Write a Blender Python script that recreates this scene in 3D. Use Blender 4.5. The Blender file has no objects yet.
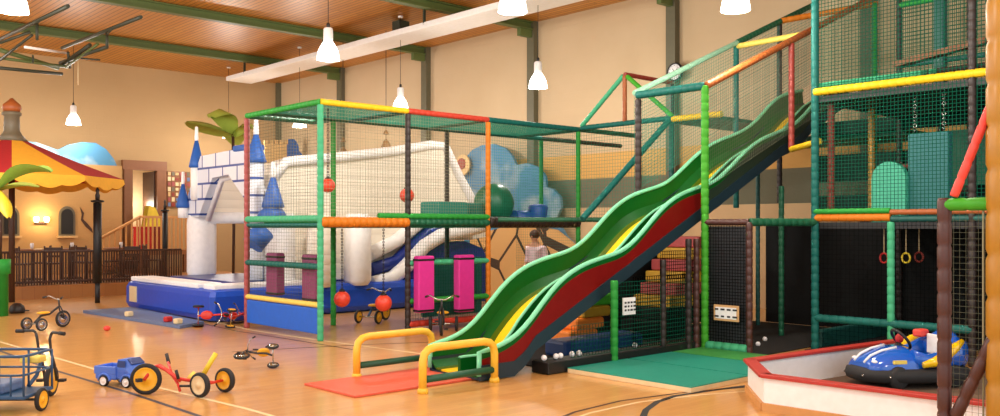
import bpy, math, random
from math import sin, cos, pi, radians
from mathutils import Vector, Matrix, Euler
random.seed(7)
SC = bpy.context.scene
COL = SC.collection

# ------------------------------------------------------------------ camera frame (used to survey positions)
F, TH, H, CX, HY = 896.0, radians(42.46), 1.6, 500.0, 227.0
fx, fy, rx, ry = sin(TH), cos(TH), cos(TH), -sin(TH)
def dirn(px):
    t = (px-CX)/F
    return fx+t*rx, fy+t*ry
def at(px, py, Z):
    d = dirn(px); return Vector((Z*d[0], Z*d[1], H-Z*(py-HY)/F))
def atX(px, py, X): return at(px, py, X/dirn(px)[0])
def atY(px, py, Y): return at(px, py, Y/dirn(px)[1])
def atz(px, py, z=0.0): return at(px, py, (H-z)*F/(py-HY))

cam = bpy.data.cameras.new('camera'); co = bpy.data.objects.new('camera', cam); COL.objects.link(co)
co.location = (0, 0, H); co.rotation_euler = (pi/2, 0, -TH)
cam.sensor_width = 36; cam.lens = 36*F/1000.0
cam.shift_y = (227-208)/1000.0
cam.clip_start = .05; cam.clip_end = 200
SC.camera = co

# ------------------------------------------------------------------ materials
def srgb(r, g, b):
    def c(v):
        v /= 255.0
        return v/12.92 if v <= .04045 else ((v+.055)/1.055)**2.4
    return (c(r), c(g), c(b), 1)
_m = {}
def mat(name, rgb, rough=.5, metal=0, noise=.12, nscale=12, bump=0, emis=None, estr=0, spec=.5, coat=0):
    if name in _m: return _m[name]
    m = bpy.data.materials.new(name); m.use_nodes = True
    nt = m.node_tree; b = nt.nodes['Principled BSDF']
    c = srgb(*rgb)
    tc = nt.nodes.new('ShaderNodeTexCoord'); nz = nt.nodes.new('ShaderNodeTexNoise')
    nz.inputs['Scale'].default_value = nscale; nz.inputs['Detail'].default_value = 3
    nt.links.new(tc.outputs['Object'], nz.inputs['Vector'])
    mx = nt.nodes.new('ShaderNodeMix'); mx.data_type = 'RGBA'
    mx.inputs[6].default_value = (c[0]*(1-noise), c[1]*(1-noise), c[2]*(1-noise), 1)
    mx.inputs[7].default_value = (min(1, c[0]*(1+noise)), min(1, c[1]*(1+noise)), min(1, c[2]*(1+noise)), 1)
    nt.links.new(nz.outputs['Fac'], mx.inputs[0]); nt.links.new(mx.outputs[2], b.inputs['Base Color'])
    b.inputs['Roughness'].default_value = rough; b.inputs['Metallic'].default_value = metal
    b.inputs['Specular IOR Level'].default_value = spec
    b.inputs['Coat Weight'].default_value = coat
    if bump:
        bp = nt.nodes.new('ShaderNodeBump'); bp.inputs['Strength'].default_value = bump; bp.inputs['Distance'].default_value = .02
        nt.links.new(nz.outputs['Fac'], bp.inputs['Height']); nt.links.new(bp.outputs['Normal'], b.inputs['Normal'])
    if emis:
        b.inputs['Emission Color'].default_value = srgb(*emis); b.inputs['Emission Strength'].default_value = estr
    _m[name] = m; return m

def math_node(nt, op, a, bv=None):
    n = nt.nodes.new('ShaderNodeMath'); n.operation = op
    for i, v in enumerate((a, bv)):
        if v is None: continue
        if isinstance(v, (int, float)): n.inputs[i].default_value = v
        else: nt.links.new(v, n.inputs[i])
    return n.outputs[0]
def mixc(nt, fac, a, b):
    mx = nt.nodes.new('ShaderNodeMix'); mx.data_type = 'RGBA'
    if isinstance(fac, (int, float)): mx.inputs[0].default_value = fac
    else: nt.links.new(fac, mx.inputs[0])
    for i, v in ((6, a), (7, b)):
        if isinstance(v, tuple): mx.inputs[i].default_value = v
        else: nt.links.new(v, mx.inputs[i])
    return mx.outputs[2]
def new_mat(name):
    m = bpy.data.materials.new(name); m.use_nodes = True
    nt = m.node_tree; b = nt.nodes['Principled BSDF']
    g = nt.nodes.new('ShaderNodeNewGeometry'); s = nt.nodes.new('ShaderNodeSeparateXYZ')
    nt.links.new(g.outputs['Position'], s.inputs[0])
    return m, nt, b, g.outputs['Position'], s.outputs
def boards(name, c1, c2, gap, axis, width, length, rough, gapw=.012, coat=0, vary=1.0, gapmix=.8):
    m, nt, b, pos, xyz = new_mat(name)
    br = nt.nodes.new('ShaderNodeTexBrick')
    mp = nt.nodes.new('ShaderNodeMapping')
    if axis == 'Y': mp.inputs['Rotation'].default_value = (0, 0, pi/2)
    nt.links.new(pos, mp.inputs['Vector']); nt.links.new(mp.outputs[0], br.inputs['Vector'])
    br.inputs['Color1'].default_value = srgb(*c1); br.inputs['Color2'].default_value = srgb(*c2)
    br.inputs['Mortar'].default_value = srgb(*gap); br.inputs['Scale'].default_value = 1
    br.inputs['Mortar Size'].default_value = gapw; br.inputs['Brick Width'].default_value = length
    br.inputs['Row Height'].default_value = width; br.offset = .37
    br.inputs['Mortar Smooth'].default_value = .3
    nz = nt.nodes.new('ShaderNodeTexNoise'); nz.inputs['Scale'].default_value = .35; nz.inputs['Detail'].default_value = 4
    nt.links.new(pos, nz.inputs['Vector'])
    f = math_node(nt, 'MULTIPLY', nz.outputs['Fac'], .35*vary)
    c = mixc(nt, f, br.outputs['Color'], srgb(*[int(v*.72) for v in c2]))
    nt.links.new(c, b.inputs['Base Color']); b.inputs['Roughness'].default_value = rough
    b.inputs['Coat Weight'].default_value = coat; b.inputs['Coat Roughness'].default_value = .12
    return m

M = {}
M['floor'] = boards('parquet', (222, 170, 98), (208, 152, 84), (176, 118, 60), 'X', .07, .6, .3, .0015, .35)
M['ceil'] = boards('ceiling_boards', (206, 142, 58), (190, 124, 44), (100, 60, 20), 'Y', .13, 4.5, .42, .012)
M['podium'] = boards('podium_wood', (176, 120, 62), (160, 104, 52), (120, 74, 36), 'X', .3, .25, .35, .003)

def wall_mat(name, base, bands):
    m, nt, b, pos, xyz = new_mat(name)
    nz = nt.nodes.new('ShaderNodeTexNoise'); nz.inputs['Scale'].default_value = .6; nz.inputs['Detail'].default_value = 6
    nt.links.new(pos, nz.inputs['Vector'])
    c = srgb(*base)
    col = mixc(nt, nz.outputs['Fac'], (c[0]*.86, c[1]*.82, c[2]*.76, 1), (min(1, c[0]*1.12), min(1, c[1]*1.12), min(1, c[2]*1.15), 1))
    br = nt.nodes.new('ShaderNodeTexBrick')
    cb = nt.nodes.new('ShaderNodeCombineXYZ')
    nt.links.new(math_node(nt, 'ADD', xyz[0], xyz[1]), cb.inputs[0]); nt.links.new(xyz[2], cb.inputs[1])
    nt.links.new(cb.outputs[0], br.inputs['Vector'])
    br.inputs['Scale'].default_value = 1; br.inputs['Brick Width'].default_value = .4; br.inputs['Row Height'].default_value = .2; br.inputs['Mortar Size'].default_value = .008
    bp = nt.nodes.new('ShaderNodeBump'); bp.inputs['Strength'].default_value = .25; bp.inputs['Distance'].default_value = .01; bp.invert = True
    nt.links.new(br.outputs['Fac'], bp.inputs['Height']); nt.links.new(bp.outputs[0], b.inputs['Normal'])
    for z0, z1, bc in bands:
        f = math_node(nt, 'MULTIPLY', math_node(nt, 'GREATER_THAN', xyz[2], z0), math_node(nt, 'LESS_THAN', xyz[2], z1))
        col = mixc(nt, f, col, srgb(*bc))
    nt.links.new(col, b.inputs['Base Color']); b.inputs['Roughness'].default_value = .85
    return m
M['wall_r'] = wall_mat('painted_wall', (190, 168, 134), [(2.05, 2.72, (104, 104, 84)), (2.72, 3.3, (202, 158, 88)), (0, 2.05, (206, 176, 134))])
M['wall_l'] = wall_mat('plaster_wall', (176, 146, 104), [])
M['facade'] = wall_mat('facade_wall', (190, 152, 98), [])
M['brickpad'] = None
def brick_pad():
    m, nt, b, pos, xyz = new_mat('brick_print')
    br = nt.nodes.new('ShaderNodeTexBrick'); cb = nt.nodes.new('ShaderNodeCombineXYZ')
    nt.links.new(math_node(nt, 'ADD', xyz[0], xyz[1]), cb.inputs[0]); nt.links.new(xyz[2], cb.inputs[1]); nt.links.new(cb.outputs[0], br.inputs['Vector'])
    br.inputs['Scale'].default_value = 1; br.inputs['Brick Width'].default_value = .62; br.inputs['Row Height'].default_value = .31
    br.inputs['Mortar Size'].default_value = .022
    br.inputs['Color1'].default_value = srgb(226, 232, 240); br.inputs['Color2'].default_value = srgb(214, 222, 236); br.inputs['Mortar'].default_value = srgb(34, 70, 150)
    nt.links.new(br.outputs['Color'], b.inputs['Base Color']); b.inputs['Roughness'].default_value = .4
    return m
M['brickpad'] = brick_pad()
def cloud_mat():
    m, nt, b, pos, xyz = new_mat('painted_sky')
    nz = nt.nodes.new('ShaderNodeTexNoise'); nz.inputs['Scale'].default_value = 1.4; nz.inputs['Detail'].default_value = 3
    nt.links.new(pos, nz.inputs['Vector'])
    f = math_node(nt, 'MULTIPLY', math_node(nt, 'SUBTRACT', nz.outputs['Fac'], .5), 5)
    cl = nt.nodes.new('ShaderNodeClamp'); nt.links.new(f, cl.inputs[0])
    nt.links.new(mixc(nt, cl.outputs[0], srgb(66, 122, 158), srgb(150, 168, 176)), b.inputs['Base Color'])
    b.inputs['Roughness'].default_value = .7
    return m
M['cloud'] = cloud_mat()
def rock_mat():
    m, nt, b, pos, xyz = new_mat('painted_rocks')
    v = nt.nodes.new('ShaderNodeTexVoronoi'); v.feature = 'DISTANCE_TO_EDGE'; v.inputs['Scale'].default_value = 1.15
    nt.links.new(pos, v.inputs['Vector'])
    f = math_node(nt, 'LESS_THAN', v.outputs['Distance'], .04)
    nt.links.new(mixc(nt, f, srgb(206, 164, 104), srgb(60, 44, 30)), b.inputs['Base Color']); b.inputs['Roughness'].default_value = .8
    return m
M['rock'] = rock_mat()
def stitch_mat(name, rgb):
    m, nt, b, pos, xyz = new_mat(name)
    w = math_node(nt, 'FRACT', math_node(nt, 'MULTIPLY', xyz[2], 5.5))
    f = math_node(nt, 'LESS_THAN', w, .06)
    c = srgb(*rgb)
    nt.links.new(mixc(nt, f, c, (c[0]*.86, c[1]*.86, c[2]*.86, 1)), b.inputs['Base Color']); b.inputs['Roughness'].default_value = .45
    bp = nt.nodes.new('ShaderNodeBump'); bp.inputs['Strength'].default_value = .2; bp.inputs['Distance'].default_value = .03
    nt.links.new(math_node(nt, 'SINE', math_node(nt, 'MULTIPLY', w, pi)), bp.inputs['Height']); nt.links.new(bp.outputs[0], b.inputs['Normal'])
    return m
M['inflate_white'] = stitch_mat('inflatable_white', (240, 232, 216))

def c(name, *rgb, **k): M[name] = mat(name, rgb, **k)
c('mint', 70, 172, 126, spec=.25); c('green', 44, 148, 58, spec=.25); c('lime', 66, 158, 42, spec=.25); c('teal', 20, 98, 90, spec=.25); c('dteal', 20, 84, 78)
c('dgreen', 18, 92, 62); c('orange', 208, 120, 32, spec=.25); c('yellow', 228, 190, 34, spec=.25); c('pyellow', 232, 208, 96); c('redpad', 196, 62, 44); c('pinkred', 158, 72, 72)
c('brown', 72, 40, 34, rough=.4); c('dbrown', 40, 30, 26); c('redbrown', 140, 48, 36); c('copper', 160, 86, 38); c('palegreen', 136, 186, 156)
c('coral', 226, 72, 60); c('ochre', 166, 118, 28, rough=.4)
c('black', 16, 16, 17); c('charcoal', 44, 46, 50); c('tyre', 30, 32, 34, rough=.7); c('shade_green', 20, 44, 36, rough=.9); c('backdrop', 9, 10, 10, rough=.95)
c('net_green', 18, 84, 64, noise=.05, rough=1, spec=0); c('net_pale', 150, 148, 120, noise=.05, rough=1, spec=0); c('net_black', 9, 12, 11, noise=.05, rough=1, spec=0); c('net_teal', 56, 130, 108, noise=.05, rough=1, spec=0)
c('net_grey', 96, 100, 84, noise=.05, rough=1, spec=0)
c('slide_green', 2, 88, 26, rough=.38, spec=.22); c('slide_rim', 130, 222, 176, rough=.38, spec=.22); c('slide_olive', 76, 96, 8, rough=.38, spec=.22); c('slide_yellow', 246, 206, 34, rough=.38, spec=.22)
c('slide_dark', 40, 56, 44, rough=.38, spec=.22); c('slide_red', 116, 14, 12, rough=.38, spec=.22); c('slide_under', 20, 46, 58, rough=.5)
c('hoop_yellow', 240, 190, 58, rough=.4); c('bar_green', 20, 84, 58)
c('white', 244, 246, 248); c('cream', 228, 206, 160); c('light_wood', 206, 150, 88); c('dark_wood', 66, 38, 22); c('mid_wood', 132, 82, 44)
c('steel_green', 86, 102, 52, rough=.5); c('pilaster', 92, 88, 66, rough=.6); c('dark_steel', 50, 56, 42, rough=.5)
c('chrome', 190, 190, 186, rough=.25, metal=1); c('wire', 30, 28, 26)
c('mat_teal', 20, 142, 122, rough=.45); c('mat_green', 60, 150, 70, rough=.45); c('mat_red', 214, 92, 66, rough=.45); c('mat_blue', 96, 118, 158, rough=.5)
c('infl_blue', 22, 74, 190, rough=.35); c('infl_navy', 20, 44, 128, rough=.35); c('turret_blue', 30, 92, 178, rough=.5)
c('ball_red', 232, 74, 52, rough=.35); c('magenta', 214, 52, 150, rough=.45); c('plum', 138, 58, 106, rough=.5)
c('foam_teal', 20, 128, 112, rough=.45); c('foam_green', 14, 98, 66, rough=.4); c('foam_blue', 28, 78, 170, rough=.45); c('board_teal', 84, 200, 166, rough=.5); c('bag_teal', 44, 118, 122, rough=.5)
c('panel_blue', 18, 96, 206, rough=.5)
c('tent_red', 172, 30, 36, rough=.8); c('tent_yellow', 240, 178, 50, rough=.8); c('leaf', 158, 174, 70, rough=.6); c('leaf_light', 150, 190, 84, rough=.6); c('leaf_yellow', 226, 200, 50)
c('trike_red', 206, 44, 30, rough=.35); c('trike_blue', 34, 76, 116, rough=.35); c('disc_yellow', 236, 178, 40, rough=.4); c('grip', 34, 32, 34, rough=.6)
c('truck_blue', 74, 116, 214, rough=.4); c('truck_dark', 40, 62, 120, rough=.5)
c('kart_blue', 20, 92, 196, rough=.15, coat=.6); c('kart_yellow', 242, 196, 20, rough=.2, coat=.4); c('red', 190, 34, 32)
c('rim_red', 178, 50, 42, rough=.45); c('board_white', 250, 250, 248, rough=.4); c('carpet', 104, 84, 66, rough=.9, nscale=60, noise=.2)
c('skin', 214, 160, 130); c('shirt', 244, 222, 232); c('hair', 74, 42, 26); c('trouser', 60, 64, 80)
c('stone', 108, 100, 80, nscale=5, bump=.3); c('tan', 212, 176, 120); c('landing', 150, 96, 50)
c('rustic', 120, 84, 44); c('glow_room', 240, 210, 170)
c('lamp_glass', 250, 244, 230, emis=(255, 246, 228), estr=4.0); c('sconce_glow', 255, 230, 180, emis=(255, 214, 140), estr=9.0)
c('foam_navy', 22, 56, 108); c('foam_pink', 168, 70, 70); c('foam_yellow', 190, 148, 36); c('foam_orange', 238, 132, 40); c('sign_tan', 214, 170, 118)
c('duct', 255, 253, 246, rough=.6)

# ------------------------------------------------------------------ mesh builder
class MB:
    def __init__(s): s.v = []; s.f = []; s.mi = []; s.k = 0; s.sm = []
    def _add(s, vs, fs, smooth=False):
        o = len(s.v); s.v += [tuple(v) for v in vs]; s.f += [tuple(o+i for i in f) for f in fs]
        s.mi += [s.k]*len(fs); s.sm += [smooth]*len(fs); return s
    def box(s, c, d, rz=0, bev=0):
        hx, hy, hz = d[0]/2, d[1]/2, d[2]/2
        b = min(bev, hx*.49, hy*.49, hz*.49)
        R = Matrix.Rotation(rz, 3, 'Z') if not isinstance(rz, Matrix) else rz
        c = Vector(c)
        if b <= 0:
            vs = [c+R@Vector((x*hx, y*hy, z*hz)) for z in (-1, 1) for x, y in ((-1, -1), (1, -1), (1, 1), (-1, 1))]
            return s._add(vs, [(3, 2, 1, 0), (4, 5, 6, 7), (0, 1, 5, 4), (1, 2, 6, 5), (2, 3, 7, 6), (3, 0, 4, 7)])
        rings = []
        for z, k in ((-hz, b), (-hz+b*.3, b*.3), (-hz+b, 0), (hz-b, 0), (hz-b*.3, b*.3), (hz, b)):
            r = []
            X, Y = hx-k, hy-k; q = b*.6
            for x, y in ((-X+q, -Y), (X-q, -Y), (X, -Y+q), (X, Y-q), (X-q, Y), (-X+q, Y), (-X, Y-q), (-X, -Y+q)): r.append(c+R@Vector((x, y, z)))
            rings.append(r)
        return s.rings(rings, True, True, False)
    def rings(s, rs, cap0=False, cap1=False, smooth=True, closed=True):
        n = len(rs[0]); vs = [p for r in rs for p in r]; fs = []
        for i in range(len(rs)-1):
            for j in range(n if closed else n-1):
                fs.append((i*n+j, i*n+(j+1) % n, (i+1)*n+(j+1) % n, (i+1)*n+j))
        o = len(s.v); s._add(vs, fs, smooth)
        if cap0: s.f.append(tuple(o+j for j in reversed(range(n)))); s.mi.append(s.k); s.sm.append(False)
        if cap1: s.f.append(tuple(o+(len(rs)-1)*n+j for j in range(n))); s.mi.append(s.k); s.sm.append(False)
        return s
    def tube(s, p0, p1, r, n=10, groove=0, r1=None):
        p0, p1 = Vector(p0), Vector(p1); d = p1-p0; L = d.length
        if L < 1e-5: return s
        u = d.normalized(); a = u.cross(Vector((0, 0, 1)) if abs(u.z) < .9 else Vector((1, 0, 0))).normalized(); b = u.cross(a)
        ts = [(0, 1), (1, 1)]
        if groove:
            k = max(1, round(L/groove)); ts = []
            for i in range(k):
                ts += [(i/k+.0001, .86), ((i+.12)/k, 1), ((i+.88)/k, 1)]
            ts += [(1, .86)]
        rs = []
        for t, q in ts:
            R = (r if r1 is None else r+(r1-r)*t)*q; cc = p0+d*t
            rs.append([cc+a*(R*cos(2*pi*j/n))+b*(R*sin(2*pi*j/n)) for j in range(n)])
        return s.rings(rs, True, True, True)
    def path(s, pts, r, n=8, closed=False):
        P = [Vector(p) for p in pts]; rs = []; m = len(P); a = None
        for i, p in enumerate(P):
            u = (P[min(i+1, m-1)]-P[max(i-1, 0)]) if not closed else (P[(i+1) % m]-P[i-1])
            u.normalize()
            if a is None: a = u.cross(Vector((0, 0, 1)) if abs(u.z) < .9 else Vector((1, 0, 0))).normalized()
            else: a = (a-u*a.dot(u)).normalized()
            b = u.cross(a); R = r[i] if isinstance(r, (list, tuple)) else r
            rs.append([p+a*(R*cos(2*pi*j/n))+b*(R*sin(2*pi*j/n)) for j in range(n)])
        if closed: rs.append(rs[0])
        return s.rings(rs, not closed, not closed, True)
    def lathe(s, prof, c=(0, 0, 0), axis=(0, 0, 1), n=20, sy=1.0, cap=True):
        c = Vector(c); u = Vector(axis).normalized(); a = u.cross(Vector((0, 0, 1)) if abs(u.z) < .9 else Vector((1, 0, 0))).normalized(); b = u.cross(a)
        rs = [[c+u*h+a*(max(r, 1e-4)*cos(2*pi*j/n))+b*(max(r, 1e-4)*sy*sin(2*pi*j/n)) for j in range(n)] for r, h in prof]
        return s.rings(rs, cap, cap, True)
    def ball(s, c, r, n=18, m=10, sc=(1, 1, 1), R=None):
        c = Vector(c); rs = []
        for i in range(m+1):
            t = -pi/2+pi*i/m; q = max(cos(t), .002)
            rr = [Vector((r*sc[0]*q*cos(2*pi*j/n), r*sc[1]*q*sin(2*pi*j/n), r*sc[2]*sin(t))) for j in range(n)]
            rs.append([c+(R@p if R else p) for p in rr])
        return s.rings(rs, True, True, True)
    def torus(s, c, R, r, axis=(0, 0, 1), n=24, m=8, a0=0, a1=2*pi):
        u = Vector(axis).normalized(); a = u.cross(Vector((0, 0, 1)) if abs(u.z) < .9 else Vector((1, 0, 0))).normalized(); b = u.cross(a); c = Vector(c)
        full = abs(a1-a0-2*pi) < 1e-4
        pts = [c+a*(R*cos(a0+(a1-a0)*i/n))+b*(R*sin(a0+(a1-a0)*i/n)) for i in range(n if full else n+1)]
        return s.path(pts, r, m, full)
    def prism(s, pts, off):                # pts: outline in 3-D, off: thickness vector
        P = [Vector(p) for p in pts]; off = Vector(off); n = len(P)
        fs = [tuple(reversed(range(n))), tuple(range(n, 2*n))]+[(i, (i+1) % n, n+(i+1) % n, n+i) for i in range(n)]
        return s._add(P+[p+off for p in P], fs)
    def net(s, p, u, v, sp=.05, r=.0022):
        p, u, v = Vector(p), Vector(u), Vector(v)
        for A, B in ((u, v), (v, u)):
            k = max(1, round(A.length/sp)); w = B.normalized(); a = A.normalized(); nn = w.cross(a).normalized()
            for i in range(k+1):
                q = p+A*(i/k)
                T = [a*r, (-a*.5+nn*.87)*r, (-a*.5-nn*.87)*r]
                s._add([q+t for t in T]+[q+B+t for t in T], [(0, 1, 4, 3), (1, 2, 5, 4), (2, 0, 3, 5)])
        return s
    def build(s, name, m, parent=None, world=False, label=None):
        off = parent.location if (parent is not None and world) else Vector((0, 0, 0))
        if world and parent is not None and parent.parent is not None: off = root_of(parent)
        me = bpy.data.meshes.new(name); me.from_pydata([(x-off[0], y-off[1], z-off[2]) for x, y, z in s.v], [], s.f)
        for mm in (m if isinstance(m, (list, tuple)) else [m]): me.materials.append(M[mm] if isinstance(mm, str) else mm)
        me.polygons.foreach_set('material_index', s.mi); me.polygons.foreach_set('use_smooth', s.sm); me.update()
        o = bpy.data.objects.new(name, me); COL.objects.link(o)
        if parent is not None: o.parent = parent
        if label: o['label'] = label
        return o
def root_of(o):
    v = Vector((0, 0, 0))
    while o is not None: v = v+o.location; o = o.parent
    return v
def thing(name, label, cat, loc=(0, 0, 0), rz=0, group=None):
    o = bpy.data.objects.new(name, None); COL.objects.link(o); o.empty_display_size = .1
    o.location = loc; o.rotation_euler = (0, 0, rz); o['label'] = label; o['category'] = cat
    if group: o['group'] = group
    return o
def tag(o, label, cat, group=None, kind=None):
    o['label'] = label; o['category'] = cat
    if group: o['group'] = group
    if kind: o['kind'] = kind
    return o
def struct(o, label=None):
    o['kind'] = 'structure'
    if label: o['label'] = label
    return o
def recenter(o):
    # put a one-mesh thing's origin at its base
    vs = [v.co for v in o.data.vertices]; cx = sum(v.x for v in vs)/len(vs); cy = sum(v.y for v in vs)/len(vs); cz = min(v.z for v in vs)
    o.data.transform(Matrix.Translation((-cx, -cy, -cz))); o.location = Vector((cx, cy, cz)); return o
def copy_tree(o, parent=None):
    k = o.copy(); COL.objects.link(k)
    if parent is not None: k.parent = parent
    for ch in list(o.children): copy_tree(ch, k)
    return k

XW, YW, CZ = 15.6, 28.6, 6.66
# ------------------------------------------------------------------ room shell
struct(MB().box((6.5, 13, -.05), (25, 36, .1)).build('floor', 'floor'))
struct(MB().box((6.5, 13, CZ+.06), (25, 36, .12)).build('ceiling', 'ceil'))
struct(MB().box((XW+.1, 13, CZ/2), (.2, 36, CZ)).build('wall_right', 'wall_r'))
# left wall with a doorway
dx0, dx1, dz1 = 10.55, 11.35, 3.45
dx0 = atY(131, 200, YW).x; dx1 = atY(156, 200, YW).x; dz1 = atY(140, 170, YW).z; dzb = atY(140, 248, YW).z
w = MB(); w.box(((dx0-6)/2, YW+.1, CZ/2), (dx0+6, .2, CZ)); w.box(((dx1+XW)/2, YW+.1, CZ/2), (XW-dx1, .2, CZ))
w.box(((dx0+dx1)/2, YW+.1, (dz1+CZ)/2), (dx1-dx0, .2, CZ-dz1)); w.box(((dx0+dx1)/2, YW+.1, dzb/2), (dx1-dx0, .2, dzb))
struct(w.build('wall_left', 'wall_l'))
d = struct(MB().box(((dx0+dx1)/2, YW+1.4, (dz1+dzb)/2), (dx1-dx0+2.0, .1, dz1-dzb+1.2)).build('wall_passage', 'glow_room'))
dr = thing('door_1', 'brown wooden frame of the open doorway above the stair landing', 'door', ((dx0+dx1)/2, YW, dzb)); dr['kind'] = 'structure'
m = MB()
for x, wd in ((dx0-.12, .26), (dx1+.14, .3)): m.box((x, YW-.05, (dz1+dzb)/2), (wd, .16, dz1-dzb))
m.box(((dx0+dx1)/2, YW-.05, dz1+.14), (dx1-dx0+.6, .18, .3)); m.build('door_frame', 'mid_wood', dr, True)
MB().box((dx1-.03, YW+.5, (dz1+dzb)/2), (.05, .95, dz1-dzb-.05)).build('door_leaf', 'dark_wood', dr, True)

COLY = [24.47, 20.06, 15.77, 11.54, 7.3]
for i, y in enumerate([28.5]+COLY):
    wd = .24 if i else .12
    struct(MB().box((XW-.08, y, CZ/2), (.16, wd, CZ)).build('trim_%d' % (i+1), 'pilaster'), 'dark olive wall pilaster')
for i, y in enumerate(COLY):
    b = MB(); b.box((6.3, y, CZ-.03), (18.5, .2, .03)); b.box((6.3, y, CZ-.11), (18.5, .05, .16)); b.box((6.3, y, CZ-.2), (18.5, .2, .03))
    b.box((XW-.3, y, CZ-.3), (.5, .12, .2))
    struct(b.build('trim_%d' % (i+10), 'steel_green'), 'green steel ceiling beam')
# long white trunking under the beams
tk = thing('ceiling_duct', 'long white flat duct hung under the green ceiling beams', 'duct', (12.7, 18, 6.1))
MB().box((12.75, 14.6, 6.14), (.85, 22.6, .14), 0, .02).build('casing', 'duct', tk, True)
for y in COLY[:4]:
    for x in (12.35, 13.15): MB().box((x, y+.25, 6.4), (.05, .05, .5)).build('hanger', 'dark_steel', tk, True)
MB().box((13.0, 15.9+1.9, 6.47), (.3, .3, .3)).build('junction_box', 'dark_steel', tk, True)

pl_ = ((dx0+dx1)/2+.1, YW+.75, dzb+1.4)
# court lines painted on the floor
def strip(pts, wd, mm, nm, lab):
    P = [Vector((p[0], p[1], .0)) for p in pts]; L = []; R = []
    for i, p in enumerate(P):
        t = (P[min(i+1, len(P)-1)]-P[max(0, i-1)]).normalized(); n = Vector((-t.y, t.x, 0))*wd/2
        L.append(p+n); R.append(p-n)
    b = MB(); n = len(P)
    b._add([(q.x, q.y, .0015) for q in L]+[(q.x, q.y, .0015) for q in R], [(i+1, i, n+i, n+i+1) for i in range(n-1)])
    o = b.build(nm, mm); struct(o, lab)
gz = lambda *pp: [atz(a, b) for a, b in pp]
strip(gz((-60, 337), (0, 351), (50, 369), (130, 393), (205, 418), (260, 436)), .045, 'trouser', 'floor_line', 'dark blue line on the floor behind the blue truck')
strip(gz((-60, 329), (0, 342), (87, 367), (160, 388), (247, 409), (300, 424)), .045, 'cream', 'floor_line', 'white court line passing the red tricycle')
strip(gz((215, 322), (250, 330), (310, 339), (370, 347), (430, 355)), .05, 'cream', 'floor_line', 'cream court line running to the slide')
strip(gz((232, 352), (300, 348), (380, 344), (470, 341)), .04, 'dark_wood', 'floor_line', 'thin dark court line across the play frame')
strip(gz((150, 312), (236, 331), (300, 341), (355, 350)), .03, 'dark_wood', 'floor_line', 'thin dark line in front of the play frame')
strip(gz((0, 403), (180, 393), (300, 388), (420, 396)), .02, 'light_wood', 'floor_line', 'faint tan line at the near left')
strip(gz((545, 424), (575, 412), (620, 401), (680, 393), (760, 386)), .035, 'dark_wood', 'floor_line', 'dark curved line before the teal mat')
strip(gz((560, 424), (590, 413), (640, 402), (700, 395), (752, 391)), .03, 'cream', 'floor_line', 'cream curved line before the teal mat')
strip(gz((640, 424), (646, 410), (657, 402), (675, 396), (715, 390), (760, 384)), .06, 'tyre', 'floor_line', 'black curved line nearest the kart arena')

# ------------------------------------------------------------------ pendant lamps
def pendant(x, y, z, label):
    t = thing('pendant_lamp', label, 'lamp', (x, y, z), 0, 'glass pendant lamps')
    MB().lathe([(.19, 0), (.185, .05), (.165, .15), (.12, .24), (.085, .29), (.08, .3), (.0, .3)], n=24).build('lamp_shade', 'lamp_glass', t)
    MB().lathe([(.08, .3), (.082, .36), (.08, .5), (.065, .53), (.02, .54)], n=16).build('socket_housing', 'white', t)
    MB().lathe([(.03, .54), (.03, .6), (.006, .62)], n=10).build('cap', 'wire', t)
    MB().tube((0, 0, .6), (0, 0, CZ-z-.06), .006, 6).build('cord', 'wire', t)
    MB().lathe([(.06, CZ-z-.06), (.06, CZ-z-.02)], n=12).build('ceiling_rose', 'white', t)
    return t
LAMPS = [(3.2, 12.9, 'pendant lamp cut by the top edge at the far left corner'),
 (7.95, 26.0, 'small far pendant lamp above the red and yellow canopy'),
 (8.0, 13.0, 'large pendant lamp hanging before the end of the white duct'),
 (12.75, 26.6, 'far pendant lamp just left of the play frame corner, higher of the pair'),
 (12.8, 22.3, 'far pendant lamp seen over the top of the play frame left bay'),
 (12.7, 17.4, 'pendant lamp above the yellow top beam of the play frame'),
 (8.0, 8.5, 'pendant lamp at the top edge in front of the duct'),
 (12.75, 12.8, 'pendant lamp in front of a dark pilaster, above the climbing frame'),
 (10.08, 6.5, 'pendant lamp at the top edge above the slide')]
for x, y, lab in LAMPS: pendant(x, y, 4.4, lab)
def point(x, y, z, pw, col=(1, .93, .84), rad=.15):
    l = bpy.data.lights.new('lamp_light', 'POINT'); l.energy = pw; l.color = col; l.shadow_soft_size = rad
    o = bpy.data.objects.new('lamp_light', l); COL.objects.link(o); o.location = (x, y, z)
for x, y, lab in LAMPS: point(x, y, 4.3, 120 if y < 7 else 190)
for x, y in ((3.2, 8.5), (3.2, 4.0), (8.0, 4.0), (-1.5, 8.5), (-1.5, 13), (3.2, 17.4), (3.2, 26), (-1.5, 21), (1, 0), (5.5, -.6)): point(x, y, 4.3, 205)

point(pl_[0], pl_[1], pl_[2], 28, (1, .85, .65), .12)  # unseen light added in the passage to brighten the open doorway
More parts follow.
